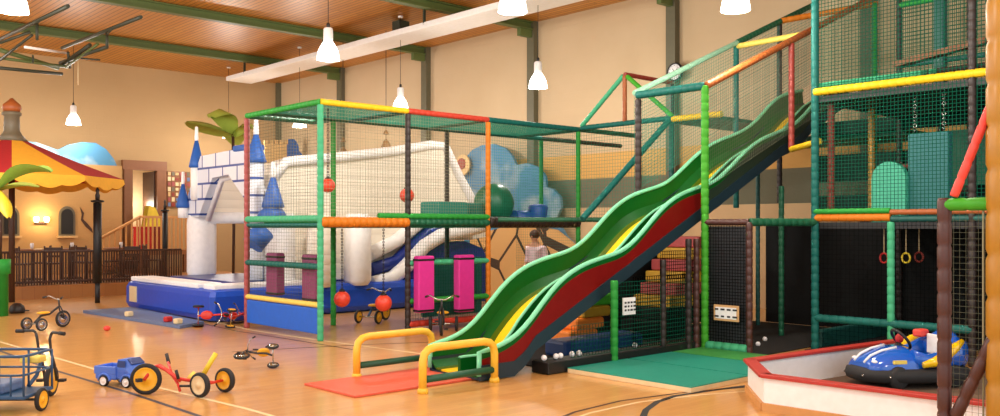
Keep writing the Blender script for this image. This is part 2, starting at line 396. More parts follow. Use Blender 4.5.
# ------------------------------------------------------------------ left soft play frame
G = .11
PF = thing('play_frame', 'two storey soft play frame of padded posts and nets around the hanging balls', 'play frame', (6.63, 10.98, 0))
RP = .045
def post(par, x, y, z0, z1, cm, r=RP): return MB().tube((x, y, z0), (x, y, z1), r, 12, G).build('post', cm, par, True)
def beam(par, p, q, cm, r=RP, nm='beam'): return MB().tube(p, q, r, 12, G).build(nm, cm, par, True)
def netp(par, p, u, v, cm, sp=.05, r=.0022): return MB().net(p, u, v, sp, r).build('net', cm, par, True)
TZ, DZ = 3.36, 1.72
YB = 12.6
for x, y, cm in ((6.63, 10.98, 'mint'), (6.63, 13.19, 'pinkred'), (8.15, 10.98, 'dbrown'), (9.78, 10.98, 'orange'), (11.96, 10.98, 'green'),
                 (7.85, YB, 'green'), (10.23, YB, 'dbrown'), (12.64, YB, 'green')):
    post(PF, x, y, DZ if x == 12.64 else 0, TZ-.04, cm)
beam(PF, (6.63, 10.98, TZ), (6.63, 13.19, TZ), 'green'); beam(PF, (6.63, 10.98, TZ), (8.15, 10.98, TZ), 'yellow'); beam(PF, (8.15, 10.98, TZ), (9.78, 10.98, TZ), 'redpad')
beam(PF, (9.78, 10.98, TZ), (11.96, 10.98, TZ), 'teal'); beam(PF, (11.96, 10.98, TZ), (13.6, 10.98, TZ), 'dgreen')
beam(PF, (6.63, YB, TZ), (10.23, YB, TZ), 'dgreen'); beam(PF, (10.23, YB, TZ), (12.64, YB, TZ), 'teal'); beam(PF, (12.64, YB, TZ), (15.1, YB, TZ), 'dbrown')
beam(PF, (6.63, 13.19, TZ), (7.85, 13.19, TZ), 'dgreen'); beam(PF, (7.85, 13.19, TZ), (7.85, YB, TZ), 'dgreen')
for x, cm in ((8.15, 'teal'), (9.78, 'dgreen'), (11.96, 'dgreen')): beam(PF, (x, 10.98, TZ), (x, YB, TZ), cm)
netp(PF, (6.63, 10.98, TZ), (5.33, 0, 0), (0, YB-10.98, 0), 'net_teal', .045, .003)
# deck
MB().box(((6.63+12.0)/2, (10.98+YB)/2, DZ-.1), (12.0-6.63, YB-10.98, .07), 0, .01).build('deck', 'dgreen', PF, True)
MB().box((7.2, 12.9, DZ-.1), (1.1, .56, .07), 0, .01).build('deck', 'dgreen', PF, True)
beam(PF, (6.63, 10.98, DZ), (6.63, 13.19, DZ), 'mint', .05); beam(PF, (6.63, 10.98, DZ-.09), (6.63, 13.19, DZ-.09), 'teal', .03)
beam(PF, (6.63, 10.98, DZ-.05), (8.15, 10.98, DZ-.05), 'orange', .075); beam(PF, (7.6, 10.97, DZ+.045), (9.78, 10.97, DZ+.045), 'green', .045)
beam(PF, (8.15, 10.98, DZ-.05), (9.78, 10.98, DZ-.05), 'dgreen', .06); beam(PF, (9.78, 10.98, DZ-.04), (11.96, 10.98, DZ-.04), 'dbrown', .09)
for y in (YB, ): beam(PF, (6.63, y, DZ-.03), (12.64, y, DZ-.03), 'green', .05)
# guard rails
beam(PF, (6.63, 10.98, 1.04), (6.63, 13.19, 1.04), 'teal', .045); beam(PF, (6.63, 10.98, .50), (6.63, 13.19, .50), 'pyellow', .04)
MB().box((6.63, 12.085, .27), (.05, 2.12, .36), 0, .015).build('padded_panel', 'panel_blue', PF, True)
for z, cm in ((1.05, 'mint'), (.47, 'green')): beam(PF, (8.15, 10.98, z), (9.78, 10.98, z), cm, .045)
beam(PF, (8.15, 10.98, .12), (9.78, 10.98, .12), 'redpad', .05)
MB().box((9.45, 11.5, .62), (1.25, .06, .95)).build('back_panel', 'dteal', PF, True)
# nets
nz0, nz1 = DZ+.03, TZ-DZ-.06
netp(PF, (6.63, 10.98, nz0), (0, 2.21, 0), (0, 0, nz1), 'net_grey'); netp(PF, (6.63, 10.98, .5), (0, 2.21, 0), (0, 0, DZ-.55), 'net_grey')
netp(PF, (6.63, 10.98, nz0), (1.52, 0, 0), (0, 0, nz1), 'net_pale'); netp(PF, (8.15, 10.98, nz0), (1.63, 0, 0), (0, 0, nz1), 'net_pale')
netp(PF, (9.78, 10.98, nz0), (2.18, 0, 0), (0, 0, nz1), 'net_teal'); netp(PF, (6.63, YB, nz0), (5.33, 0, 0), (0, 0, nz1), 'net_pale')
netp(PF, (8.15, 10.98, .15), (1.63, 0, 0), (0, 0, DZ-.25), 'net_green')
netp(PF, (11.96, 10.98, .1), (0, 1.62, 0), (0, 0, TZ-.15), 'net_teal')
# roller pads
def pad(x, y, z0, z1, wd, cm, label, rz=0):
    t = thing('squeeze_pad', label, 'foam pad', (x, y, z0), rz, 'upright foam pads on the play frame')
    MB().box((0, 0, (z1-z0)/2), (wd, .14, z1-z0), 0, .02).build('cover', cm, t)
    for zz in (.03, z1-z0-.06): MB().box((0, 0, zz), (wd+.006, .146, .03)).build('strap', 'black', t)
    return t
pa = atY(424, 300, 10.86); pb = atY(464, 300, 10.86)
pad(pa.x, 10.86, .30, 1.16, .30, 'magenta', 'bright pink upright foam pad nearest the brown post')
pad(pb.x, 10.86, .26, 1.16, .32, 'magenta', 'bright pink upright foam pad nearest the orange post')
pad(6.78, 12.55, .55, 1.2, .34, 'plum', 'plum foam pad next to the pink red post', pi/2)
pad(6.78, 11.45, .52, 1.2, .36, 'plum', 'plum foam pad next to the mint corner post', pi/2)

# hanging balls
def hang_ball(p, r, top, label):
    t = thing('hanging_ball', label, 'ball', p, 0, 'red balls hung on chains')
    MB().ball((0, 0, 0), r, 24, 14).build('ball', 'ball_red', t)
    MB().lathe([(r*.42, r*.9), (r*.36, r*1.1), (.02, r*1.25)], n=14).build('cap', 'black', t)
    L = top-p[2]-r*1.2; ch = MB(); k = max(2, int(L/.045))
    for i in range(k):
        z = p[2]*0+r*1.2+L*(i+.5)/k; ch.torus((0, 0, z), .016, .006, (1, 0, 0) if i % 2 else (0, 1, 0), 8, 5)
    ch.build('chain', 'wire', t); return t
hang_ball(atY(342, 299, 11.75), .125, 1.58, 'red ball hanging under the deck, left of the pair')
hang_ball(atY(383.5, 303, 11.3), .13, 1.58, 'red ball hanging under the deck, nearest the brown post')
hang_ball(atY(328, 185.5, 11.3), .105, TZ-.03, 'red ball hanging above the deck beside the green post')
hang_ball(atY(407, 195.5, 11.35), .115, TZ-.03, 'red ball hanging above the deck behind the brown post')

# foam blocks on the deck
FD = DZ-.065
def foam_box(p, d, rz, cm, label, nm='foam_block'):
    o = MB().box((0, 0, d[2]/2), d, 0, .03).build(nm, cm); o.location = (p[0], p[1], FD); o.rotation_euler = (0, 0, rz); return tag(o, label, 'foam block', 'foam shapes on the deck')
q = atY(444, 220, 11.55); foam_box(q, (.62, .5, .36), 0, 'foam_teal', 'teal foam block beside the dark deck post')
q = atY(466, 220, 11.9); foam_box(q, (.55, .45, .36), .2, 'foam_teal', 'teal foam block behind the orange post')
q = atY(494, 205, 11.8)
o = MB(); n = 8
for k in range(n):
    o.ball((.0, 0, 0), .42, 8, 12, (1, 1, .95), Matrix.Rotation(k*pi/n, 3, 'Z')) if k == 0 else None
o = MB(); rs = []
for i in range(15):
    t = -pi/2+pi*i/14; rr = []
    for j in range(40):
        a = 2*pi*j/40; lobes = 1-.07*abs(cos(a*4)); rr.append(Vector((.38*lobes*max(cos(t), .01)*cos(a), .38*lobes*max(cos(t), .01)*sin(a), .36*sin(t)+.36)))
    rs.append(rr)
o.rings(rs, True, True); ob = o.build('foam_ball', 'foam_green'); ob.location = (q.x, q.y, FD); tag(ob, 'big dark green lobed foam ball behind the orange post', 'foam ball')
q = atY(526, 215, 11.6)
ob = MB().tube((-.3, 0, .12), (.3, 0, .12), .12, 16).build('foam_roll', 'foam_blue'); ob.location = (q.x, q.y, FD); tag(ob, 'blue foam roll lying on the dark part of the deck', 'foam roll')
q = atY(538, 210, 11.5)
ob = MB().lathe([(.14, 0), (.15, .02), (.19, .3), (.16, .34), (.05, .36)], n=12).build('foam_bucket', 'foam_blue'); ob.location = (q.x, q.y, FD); tag(ob, 'blue tapered foam piece standing right of the roll', 'foam block')

# ------------------------------------------------------------------ inflatable castle
IC = thing('inflatable_castle', 'blue and white inflatable bouncy castle with brick arch and slide', 'bouncy castle', (9, 16, 0))
bx0, bx1, by0, by1, bh = 6.5, 11.6, 14.2, 18.1, .55
b = MB(); b.k = 0; b.box(((bx0+bx1)/2, (by0+by1)/2, bh/2), (bx1-bx0, by1-by0, bh), 0, .12); b.build('base', 'infl_blue', IC, True)
b = MB()
b.box((bx0+.3, (by0+by1)/2+.3, bh+.03), (.45, by1-by0-.8, .09), 0, .04); b.box((bx0+1.0, by0+.32, bh+.03), (1.8, .42, .09), 0, .04)
b.build('edge_pad', 'white', IC, True)
MB().box((bx0+2.6, 16.3, bh+.025), (3.6, 3.1, .08), 0, .04).build('bounce_floor', 'infl_navy', IC, True)
MB().box((bx0-.01, by1-.45, .3), (.02, .35, .3)).build('label_patch', 'cream', IC, True)
AXX = 7.85
outer = [(18.6, bh), (18.6, 1.85), (17.65, 3.05), (15.7, 3.10), (14.55, 1.85), (14.55, bh)]
inner = [(17.75, bh), (17.75, 1.8), (17.1, 2.58), (16.4, 2.62), (15.25, 1.8), (15.25, bh)]
def qprism(par, nm, a0, a1, i0, i1, cm, X, T):
    pts = [(X, a0[0], a0[1]), (X, a1[0], a1[1]), (X, i1[0], i1[1]), (X, i0[0], i0[1])]
    return MB().prism(pts, (T, 0, 0)).build(nm, cm, par, True)
for k in (1, 2, 3): qprism(IC, 'arch_block', outer[k], outer[k+1], inner[k], inner[k+1], 'brickpad', AXX, .2)
for (y0, y1) in ((18.5, 17.9), (15.2, 14.6)):
    MB().lathe([(.26, bh), (.30, bh+.1), (.30, 1.7), (.28, 1.85)], (AXX+.27, (y0+y1)/2, 0), n=24).build('column', 'white', IC, True)
pth = [(AXX+.2, y, z) for y, z in ((17.73, 1.75), (17.08, 2.56), (16.42, 2.60), (15.27, 1.75))]
MB().path(pth, .06, 12).build('arch_lining', 'white', IC, True)
MB().box((AXX+.15, 15.85, 3.1), (.36, .62, .12), 0, .07).build('arch_cap', 'turret_blue', IC, True)
MB().tube((8.1, 17.95, 1.80), (11.2, 17.95, 1.80), .13, 14).build('cross_tube', 'white', IC, True)
MB().box((9.7, 18.0, 2.4), (3.0, .2, 1.2), 0, .08).build('canopy_wall', 'inflate_white', IC, True)
def turret(px, ytip, ycone, ybase, Yp, rc, body):
    p = atY(px, ycone, Yp); zt = atY(px, ytip, Yp).z; zc = atY(px, ycone, Yp).z; zb = atY(px, ybase, Yp).z
    if body: MB().lathe([(rc*.72, zb), (rc*.75, zc)], (p.x, p.y, 0), n=18).build('turret_body', body, IC, True)
    h = zt-zc
    MB().lathe([(rc*.8, zc-.02), (rc, zc), (rc*.9, zc+h*.1), (rc*.22, zc+h*.66), (rc*.2, zc+h*.66)], (p.x, p.y, 0), n=18).build('turret_roof', 'turret_blue', IC, True)
    MB().lathe([(rc*.22, zc+h*.64), (rc*.26, zc+h*.7), (rc*.2, zt), (.01, zt+.01)], (p.x, p.y, 0), n=10).build('turret_tip', 'white', IC, True)
turret(196.5, 127, 167, 200, 17.9, .155, 'white')
turret(183, 172, 207, 218, 18.3, .14, 'white')
turret(256, 120, 162, 300, 14.95, .19, 'brickpad')
turret(273, 162, 207, 214, 14.4, .2, 'brickpad')
p = atY(272, 210, 14.4); MB().ball((p.x, p.y, p.z-.1), .25, 18, 10, (1, 1, .6)).build('turret_dome', 'turret_blue', IC, True)
p = atY(258, 238, 14.2); MB().tube((p.x-.1, p.y, p.z-.12), (p.x+.12, p.y-.0, p.z+.12), .19, 16).build('blue_roll', 'turret_blue', IC, True)
# white wall
wy = 14.75
wl = [(272, 300), (272, 175), (285, 160), (300, 155), (318, 158), (340, 156), (368, 155), (395, 150), (415, 146), (430, 143), (445, 143), (453, 158), (458, 172), (468, 190), (480, 212), (490, 236), (470, 240), (440, 240), (410, 260), (380, 285), (370, 300)]
MB().prism([atY(a, bb, wy) for a, bb in wl], (0, .45, 0)).build('side_wall', 'inflate_white', IC, True)
MB().path([atY(a, bb, wy) for a, bb in ((275, 176), (286, 162), (340, 157), (395, 151), (430, 145), (445, 146), (458, 174), (470, 196), (484, 224))], .1, 10).build('wall_rim', 'white', IC, True)
MB().path([atY(a, bb, 14.45) for a, bb in ((482, 226), (440, 236), (424, 246), (406, 266), (392, 279), (372, 284))], .15, 12).build('slide_tube', 'white', IC, True)
MB().path([atY(a, bb, 14.6) for a, bb in ((470, 222), (428, 232), (408, 250), (395, 262), (370, 270))], .13, 12).build('slide_band', 'infl_navy', IC, True)
MB().path([atY(a, bb, 14.6) for a, bb in ((460, 212), (420, 222), (396, 241), (370, 254))], .14, 12).build('slide_tube', 'white', IC, True)
pg = [(372, 296), (395, 288), (412, 268), (428, 250), (445, 243), (465, 241), (482, 248), (490, 262), (490, 305), (372, 310)]
MB().prism([atY(a, bb, 14.5) for a, bb in pg], (0, .3, 0)).build('slide_side', 'infl_navy', IC, True)
p = atY(357.5, 290, 14.35)
MB().lathe([(.2, .5), (.26, .6), (.26, 1.75), (.2, 1.85)], (p.x, p.y, 0), n=24).build('column', 'white', IC, True)
p = atY(320, 290, 14.35)
MB().lathe([(.2, .5), (.24, .6), (.24, 1.75), (.2, 1.85)], (p.x, p.y, 0), n=24).build('column', 'inflate_white', IC, True)
MB().box((7.2+.0, 13.95, .12), (1.2, .3, .16), 0, .07).build('lip', 'infl_navy', IC, True)

# crash mat at the castle
mp = gz((83, 316), (138, 310), (205, 326), (180, 328))
ob = MB().prism([Vector((v.x, v.y, .002)) for v in [atz(83, 313), atz(180, 329), atz(204, 324.5), atz(133, 309.5)]], (0, 0, .05)).build('floor_mat', 'mat_blue'); recenter(ob); tag(ob, 'grey blue folding mat beside the bouncy castle', 'mat')

# ------------------------------------------------------------------ cut-outs, murals
def cutout(nm, pts, X, T, cm, label, cat, axis='X'):
    P = [atX(a, b, X) if axis == 'X' else atY(a, b, X) for a, b in pts]
    ob = MB().prism(P, (T, 0, 0) if axis == 'X' else (0, T, 0)).build(nm, cm); recenter(ob); return tag(ob, label, cat)
cl = [(464, 290), (464, 222), (461, 200), (460, 178), (464, 160), (472, 150), (482, 145), (494, 144), (505, 148), (512, 156), (516, 165), (527, 163), (538, 167), (545, 176), (546, 187), (553, 189), (560, 197), (561, 208), (556, 218), (560, 226), (566, 236), (574, 244), (572, 256), (560, 248), (548, 232), (530, 228), (530, 290)]
cutout('cloud_cutout', cl, 15.2, .08, 'cloud', 'blue cloud shaped cut-out panel behind the green foam ball', 'wall panel')
rk = [(470, 300), (470, 296), (470, 236), (500, 228), (530, 224), (556, 230), (575, 245), (592, 262), (600, 296), (600, 300)]
cutout('rock_cutout', rk, 15.02, .08, 'rock', 'painted tan rock panel with dark cracks below the deck', 'wall panel')
t = thing('castle_cutout', 'tan battlement and blue tree cut-out high on the far wall', 'wall panel', atY(276, 160, 26.6))
bt = [(265, 290), (265, 144)]
for k in range(5): bt += [(265+k*5, 140), (268+k*5, 140), (268+k*5, 144), (270+k*5, 144)]
bt += [(287, 144), (287, 290)]
MB().prism([atY(a, b, 26.6) for a, b in bt], (0, .1, 0)).build('battlement', 'tan', t, True)
MB().prism([atY(a, b, 26.75) for a, b in ((284, 290), (283, 146), (286, 142), (290, 139), (294, 139), (297, 142), (299, 147), (299, 151), (302, 154), (303, 160), (304, 290))], (0, .1, 0)).build('tree_shape', 'turret_blue', t, True)
t = thing('mascot_plaque', 'small round brown picture plaque at the left edge of the blue cloud panel', 'wall panel', atX(463, 180, 15.1))
pc = atX(464, 165, 15.1); MB().lathe([(.27, 0), (.27, .06)], pc, (-1, 0, 0), 20).build('disc', 'tan', t, True)
MB().lathe([(.15, .06), (.15, .08)], pc+Vector((0, .02, .03)), (-1, 0, 0), 16).build('painted_spot', 'redbrown', t, True)
MB().box(pc+Vector((-.03, 0, -.4)), (.05, .08, .3)).build('bracket', 'dark_wood', t, True)
def ornament(p, label, s=1):
    t = thing('hanging_bell', label, 'ornament', p)
    MB().lathe([(.16*s, 0), (.15*s, .04), (.09*s, .2*s), (.03*s, .28*s)], n=14).build('bell', 'rustic', t)
    MB().lathe([(.09*s, .42*s), (.08*s, .45*s), (.02*s, .55*s)], n=12).build('small_bell', 'rustic', t)
    MB().tube((0, 0, .2*s), (0, 0, CZ-p[2]-.01), .008, 6).build('cord', 'wire', t)
ornament(atY(343, 156, 20.5), 'dark brown hanging bell ornament left over the white inflatable', .9)
ornament(atY(386, 149, 19.0), 'brown hanging bell ornament above the middle of the white inflatable', .9)

# artificial palm by the arch
pp = atY(233, 180, 19.3)
t = thing('artificial_palm', 'artificial palm with broad fabric leaves behind the brick arch', 'plant', (pp.x, pp.y, 0))
MB().path([(pp.x, pp.y, 0), (pp.x+.02, pp.y, 1.6), (pp.x, pp.y, 3.75)], .035, 8).build('trunk', 'dark_wood', t, True)
def leaf(par, base, tip, up, wd, cm, nm='leaf', label=None, dr=.45):
    base, tip = Vector(base), Vector(tip); d = tip-base; side = d.cross(Vector((0, 0, 1)))
    side = side.normalized() if side.length > 1e-3 else Vector((1, 0, 0)); N = 10; L = []; C = []; R = []
    for i in range(N+1):
        t = i/N; pc = base+d*t+Vector((0, 0, up*4*t*(1-t))); wv = wd*(sin(pi*min(1, t*.92+.04))**.7)
        L.append(pc+side*wv-Vector((0, 0, wv*dr))); C.append(pc); R.append(pc-side*wv-Vector((0, 0, wv*dr)))
    b = MB(); th = Vector((0, 0, .012))
    vs = L+C+R; n = N+1; fs = []
    for i in range(N):
        fs += [(i, i+1, n+i+1, n+i), (n+i, n+i+1, 2*n+i+1, 2*n+i)]
    o = len(vs); fs2 = [tuple(o+k for k in reversed(f)) for f in fs]
    b._add(vs+[v-th for v in vs], fs+fs2, True)
    return b.build(nm, cm, par, True, label)
top = Vector((pp.x, pp.y, 3.7))
leaf(t, top, atY(187, 121, 19.0), .1, .35, 'leaf'); leaf(t, top, atY(212, 116, 18.6), .35, .3, 'leaf'); leaf(t, top, atY(256, 128, 18.9), .2, .25, 'leaf'); leaf(t, top, top+Vector((.5, .9, -.1)), .3, .3, 'leaf')

# ------------------------------------------------------------------ tower + slide frame
TW = thing('climbing_tower', 'tall multi level climbing tower with dark nets around the wave slide', 'play tower', (10.89, 5.83, 0))
FX = 10.89; TOP = 5.3
D2 = 3.35
for y, cm, z1 in ((5.83, 'teal', TOP), (4.84, 'mint', 1.66), (3.91, 'dbrown', TOP), (2.9, 'dbrown', TOP), (1.9, 'dbrown', TOP)): post(TW, FX, y, 0, z1, cm, .05 if y == 5.83 else RP)
for x, y, cm, z0 in ((11.1, 5.72, 'redbrown', DZ), (13.4, 5.83, 'dbrown', 0), (13.4, 4.84, 'dbrown', 0), (13.4, 3.91, 'dteal', 0), (13.4, 2.9, 'green', 0), (13.4, 1.9, 'dbrown', 0),
                 (14.9, 5.83, 'dbrown', 0), (14.9, 3.91, 'dbrown', 0), (14.9, 8.0, 'green', 0), (12.0, 5.6, 'ochre', DZ)):
    post(TW, x, y, z0, TOP if z0 == 0 else D2, cm)
MB().box((12.4, 4.85, 4.3), (.14, .14, 1.9), 0, .03).build('pillar', 'dteal', TW, True)
# decks
MB().box(((FX+14.9)/2, 3.86, DZ-.1), (14.9-FX, 3.94, .08)).build('deck', 'black', TW, True)
MB().box(((FX+14.9)/2, 3.86, D2-.1), (14.9-FX, 3.94, .08)).build('deck', 'black', TW, True)
MB().box((14.3, 7.0, D2-.3), (1.3, 2.3, .08)).build('deck', 'dgreen', TW, True)
beam(TW, (FX, 5.83, DZ), (FX, 4.84, DZ), 'orange', .05); beam(TW, (FX-.02, 5.83, DZ+.08), (FX-.02, 4.84, DZ+.08), 'green', .035)
beam(TW, (FX, 4.84, DZ-.02), (FX, 2.9, DZ-.02), 'dteal', .04); beam(TW, (FX-.02, 4.84, DZ+.06), (FX-.02, 2.9, DZ+.06), 'copper', .035)
beam(TW, (FX-.02, 5.83, D2), (FX-.02, 2.9, D2), 'yellow', .05); beam(TW, (FX+.05, 5.83, D2+.09), (FX+.05, 4.3, D2+.09), 'mint', .035); beam(TW, (FX+.05, 4.5, D2+.09), (FX+.05, 2.9, D2+.09), 'dbrown', .035)
beam(TW, (FX, 5.83, TOP), (FX, 1.9, TOP), 'green'); beam(TW, (13.4, 5.83, 4.9), (13.4, 1.9, 4.9), 'green')
beam(TW, (13.4, 5.83, 4.0), (13.4, 1.9, 4.0), 'dteal', .04); beam(TW, (13.4, 5.83, 2.5), (13.4, 1.9, 2.5), 'redbrown', .04)
beam(TW, (14.9, 5.83, 2.3), (14.9, 1.9, 2.3), 'dteal', .05)
MB().prism([(11.3, 5.0, 3.62), (11.3, 3.8, 3.78), (11.7, 3.8, 3.84), (11.7, 5.0, 3.68)], (0, 0, .07)).build('sloped_shelf', 'mid_wood', TW, True)
MB().box((12.9, 3.9, 2.55), (.05, 2.6, .75)).build('inner_board', 'dgreen', TW, True)
# lower dark backing
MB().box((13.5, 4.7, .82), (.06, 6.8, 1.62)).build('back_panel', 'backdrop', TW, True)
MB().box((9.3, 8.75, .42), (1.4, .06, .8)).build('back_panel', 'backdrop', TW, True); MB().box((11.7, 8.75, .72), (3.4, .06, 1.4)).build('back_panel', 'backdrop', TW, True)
MB().box((11.6, 7.35, .006), (3.6, 2.7, .012)).build('floor_shade', 'backdrop', TW, True); MB().box((12.1, 5.15, .006), (2.7, 1.5, .012)).build('floor_shade', 'backdrop', TW, True); MB().box((8.5, 7.75, .006), (2.6, 1.9, .012)).build('floor_shade', 'backdrop', TW, True)  # black slabs added to make the floor under the tower look shaded
MB().box((13.5, 3.4, 2.5), (.06, 2.9, 1.6)).build('back_panel', 'shade_green', TW, True); MB().box((13.5, 6.05, 2.53), (.06, 2.4, .42)).build('back_panel', 'shade_green', TW, True); MB().box((13.5, 6.05, 3.16), (.06, 2.4, .2)).build('back_panel', 'shade_green', TW, True); MB().box((13.5, 6.05, 1.9), (.06, 2.4, .4)).build('back_panel', 'shade_green', TW, True)  # dark panels added so level one looks deep in shade
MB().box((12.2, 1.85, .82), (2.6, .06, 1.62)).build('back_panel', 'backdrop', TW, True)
MB().box((12.3, 5.9, .12), (2.4, .1, .24), 0, .03).build('padded_panel', 'dteal', TW, True)
beam(TW, (FX, 5.83, .42), (FX, 3.9, .42), 'teal', .05)
# nets on the tower
netp(TW, (FX, 5.83, D2), (0, -3.9, 0), (0, 0, TOP-D2), 'net_green', .045, .0048); netp(TW, (FX, 5.83, DZ), (0, -3.9, 0), (0, 0, D2-DZ), 'net_green', .045, .0042)
netp(TW, (FX, 4.84, .1), (0, -2.9, 0), (0, 0, DZ-.15), 'net_black', .05, .003); netp(TW, (FX, 5.83, 0.1), (0, -.99, 0), (0, 0, DZ-.15), 'net_black', .06, .002)
netp(TW, (13.4, 5.83, D2), (0, -3.9, 0), (0, 0, TOP-D2), 'net_green', .06, .004)
# gate corner posts by the mats
post(TW, 9.75, 6.74, 0, 3.42, 'lime', .05); post(TW, 9.78, 6.11, 0, 1.66, 'brown', .042); post(TW, 7.99, 6.77, 0, .98, 'green', .045); post(TW, 9.75, 7.83, 1.9, 3.36, 'dbrown')
beam(TW, (9.75, 6.74, 3.42), (9.75, 7.85, 3.42), 'teal', .055)
beam(TW, (9.75, 6.74, 1.66), (9.78, 6.11, 1.66), 'brown', .042); beam(TW, (9.78, 6.11, 1.66), (FX, 5.83, 1.66), 'dgreen', .05)
MB().box((9.8, 6.43, .86), (.04, .56, 1.5), 0, .005).build('net_gate', 'charcoal', TW, True)
netp(TW, (9.755, 6.7, .1), (0.01, -.56, 0), (0, 0, 1.52), 'net_black', .04, .004)
beam(TW, (9.74, 6.70, .08), (9.76, 6.12, .08), 'mint', .06)
for x, cm in ((9.45, 'dbrown'), (9.62, 'brown')): post(TW, x, 6.78, 0, 1.45, cm, .04)
post(TW, 8.95, 6.80, .12, 1.2, 'dbrown', .04)
# net wall under the slide
netp(TW, (7.3, 6.8, .15), (2.3, 0, 0), (0, 0, .35), 'net_green', .05, .003); netp(TW, (8.0, 6.8, .5), (1.6, 0, 0), (0, 0, .45), 'net_green', .05, .003); netp(TW, (8.9, 6.8, .95), (.8, 0, 0), (0, 0, .35), 'net_black', .045, .005); netp(TW, (8.4, 6.82, .15), (1.3, 0, 0), (0, 0, .85), 'net_black', .045, .005)
MB().box((8.3, 6.9, .07), (2.8, .26, .13), 0, .01).build('kick_board', 'black', TW, True)
# rails over the slide
sl = .415
def rail(x0, x1, y, z0, s, cm, r=.05): return beam(TW, (x0, y, z0), (x1, y, z0+(x1-x0)*s), cm, r, 'rail')
rail(9.75, 14.6, 6.72, 3.42, sl, 'copper'); rail(9.75, 12.3, 7.9, 3.45, sl, 'palegreen', .042); rail(12.3, 14.8, 7.9, 3.45+2.55*sl, sl, 'dgreen')
netp(TW, (9.75, 7.9, 2.1), (5.0, 0, 5*sl), (0, 0, 1.33), 'net_teal', .05, .0032); netp(TW, (9.75, 6.72, 2.1), (5.0, 0, 5*sl), (0, 0, 1.3), 'net_grey', .05, .0022)
post(TW, 12.3, 7.92, 1.9, 4.45, 'teal'); post(TW, 11.83, 6.7, 2.72, 4.25, 'redbrown'); post(TW, 13.6, 7.92, 2.0, 5.0, 'dbrown'); post(TW, 14.55, 6.74, 0, 5.3, 'green'); post(TW, 12.6, 6.74, 0, 2.7, 'ochre', .035)
post(TW, 11.9, 6.9, 0, 2.2, 'dgreen', .04)
for x in (11.4, 12.9): post(TW, x, 7.9, 0, 1.3+(x-9)*.46, 'dteal', .035)
beam(TW, (12.3, 7.9, 4.45), (12.3, 6.72, 4.46), 'pyellow'); beam(TW, (11.83, 6.7, 2.72), (11.0, 5.83, 2.72), 'yellow', .045)
beam(TW, (13.6, 7.9, 5.05), (14.6, 6.72, 5.3), 'orange', .05)
# stair ramp frame behind
beam(TW, (11.96, 10.9, TZ+.02), (11.96, 8.9, TZ+.02), 'teal'); post(TW, 11.96, 9.9, TZ+.05, 4.2, 'copper', .04); beam(TW, (11.96, 10.9, TZ+.05), (11.96, 9.93, 4.2), 'mint', .042)
beam(TW, (11.96, 9.85, 4.18), (11.96, 8.9, TZ+.05), 'lime', .04); beam(TW, (11.96, 9.9, 4.22), (13.3, 9.9, 4.22), 'redbrown', .04); beam(TW, (11.96, 8.9, TZ), (11.96, 7.95, TZ), 'yellow', .05)
beam(TW, (9.84, 8.95, 1.72), (11.96, 8.95, TZ), 'teal', .05, 'rail'); post(TW, 13.3, 9.9, 0, 4.2, 'dbrown', .04); beam(TW, (9.84, 10.8, 1.72), (11.9, 8.98, 1.72), 'dgreen', .04)
MB().prism([(12.0, 8.1, 3.3), (12.0, 8.95, 3.3), (14.0, 8.95, 3.3), (14.0, 8.1, 3.3)], (0, 0, .06)).build('deck', 'dgreen', TW, True)
netp(TW, (11.96, 8.9, TZ), (0, 2.0, 0), (0, 0, -1.6), 'net_teal', .06, .003)
for px in (655, 700):
    pass
post(TW, 12.0, 8.95, 0, TZ, 'dteal', .045)
# stepped foam blocks under the slide (stairs)
cols = ['foam_yellow', 'foam_pink', 'foam_yellow', 'foam_pink', 'foam_yellow', 'foam_pink', 'foam_yellow', 'foam_pink']
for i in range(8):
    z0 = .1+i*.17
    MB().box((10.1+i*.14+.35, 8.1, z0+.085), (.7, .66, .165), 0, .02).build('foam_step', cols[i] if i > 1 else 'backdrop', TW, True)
for i, (cm) in enumerate(('foam_orange', 'foam_orange', 'foam_yellow', 'lime')):
    MB().box((8.75+i*.13, 8.15, .1+i*.15+.075), (.55, .45, .148), 0, .03).build('foam_step', cm, TW, True)
MB().box((8.6, 7.6, .12), (1.5, .35, .2), 0, .04).build('foam_step', 'foam_navy', TW, True)
# punch bag & boards hung on the front of level one
t = thing('hanging_bag', 'rectangular dark teal foam bag hung on two chains in the tower', 'foam bag', (11.25, 4.2, 1.8), 0)
pA = atX(910, 200, 11.25).y; pB = atX(951, 200, 11.25).y
MB().box((11.25, (pA+pB)/2, 2.24), (.14, pA-pB, 1.02), 0, .02).build('bag', 'bag_teal', t, True)
for y in (pA-.06, pB+.08):
    ch = MB()
    for k in range(9): ch.torus((11.25, y, 2.79+k*.06), .022, .008, (1, 0, 0) if k % 2 else (0, 1, 0), 8, 5)
    ch.build('chain', 'chrome', t, True)
yA = atX(875, 200, 11.2).y; yB = atX(909, 200, 11.2).y; r_ = (yA-yB)/2; yc = (yA+yB)/2
arc = [(11.1, yA, 1.62), (11.1, yA, 2.2)]+[(11.1, yc+r_*cos(a), 2.2+r_*sin(a)) for a in [pi*k/12 for k in range(1, 12)]]+[(11.1, yB, 2.2), (11.1, yB, 1.62)]
ob = MB().prism(arc, (.1, 0, 0)).build('padded_door', 'board_teal'); recenter(ob); tag(ob, 'pale teal padded board with a rounded top left of the dark bag', 'foam board')
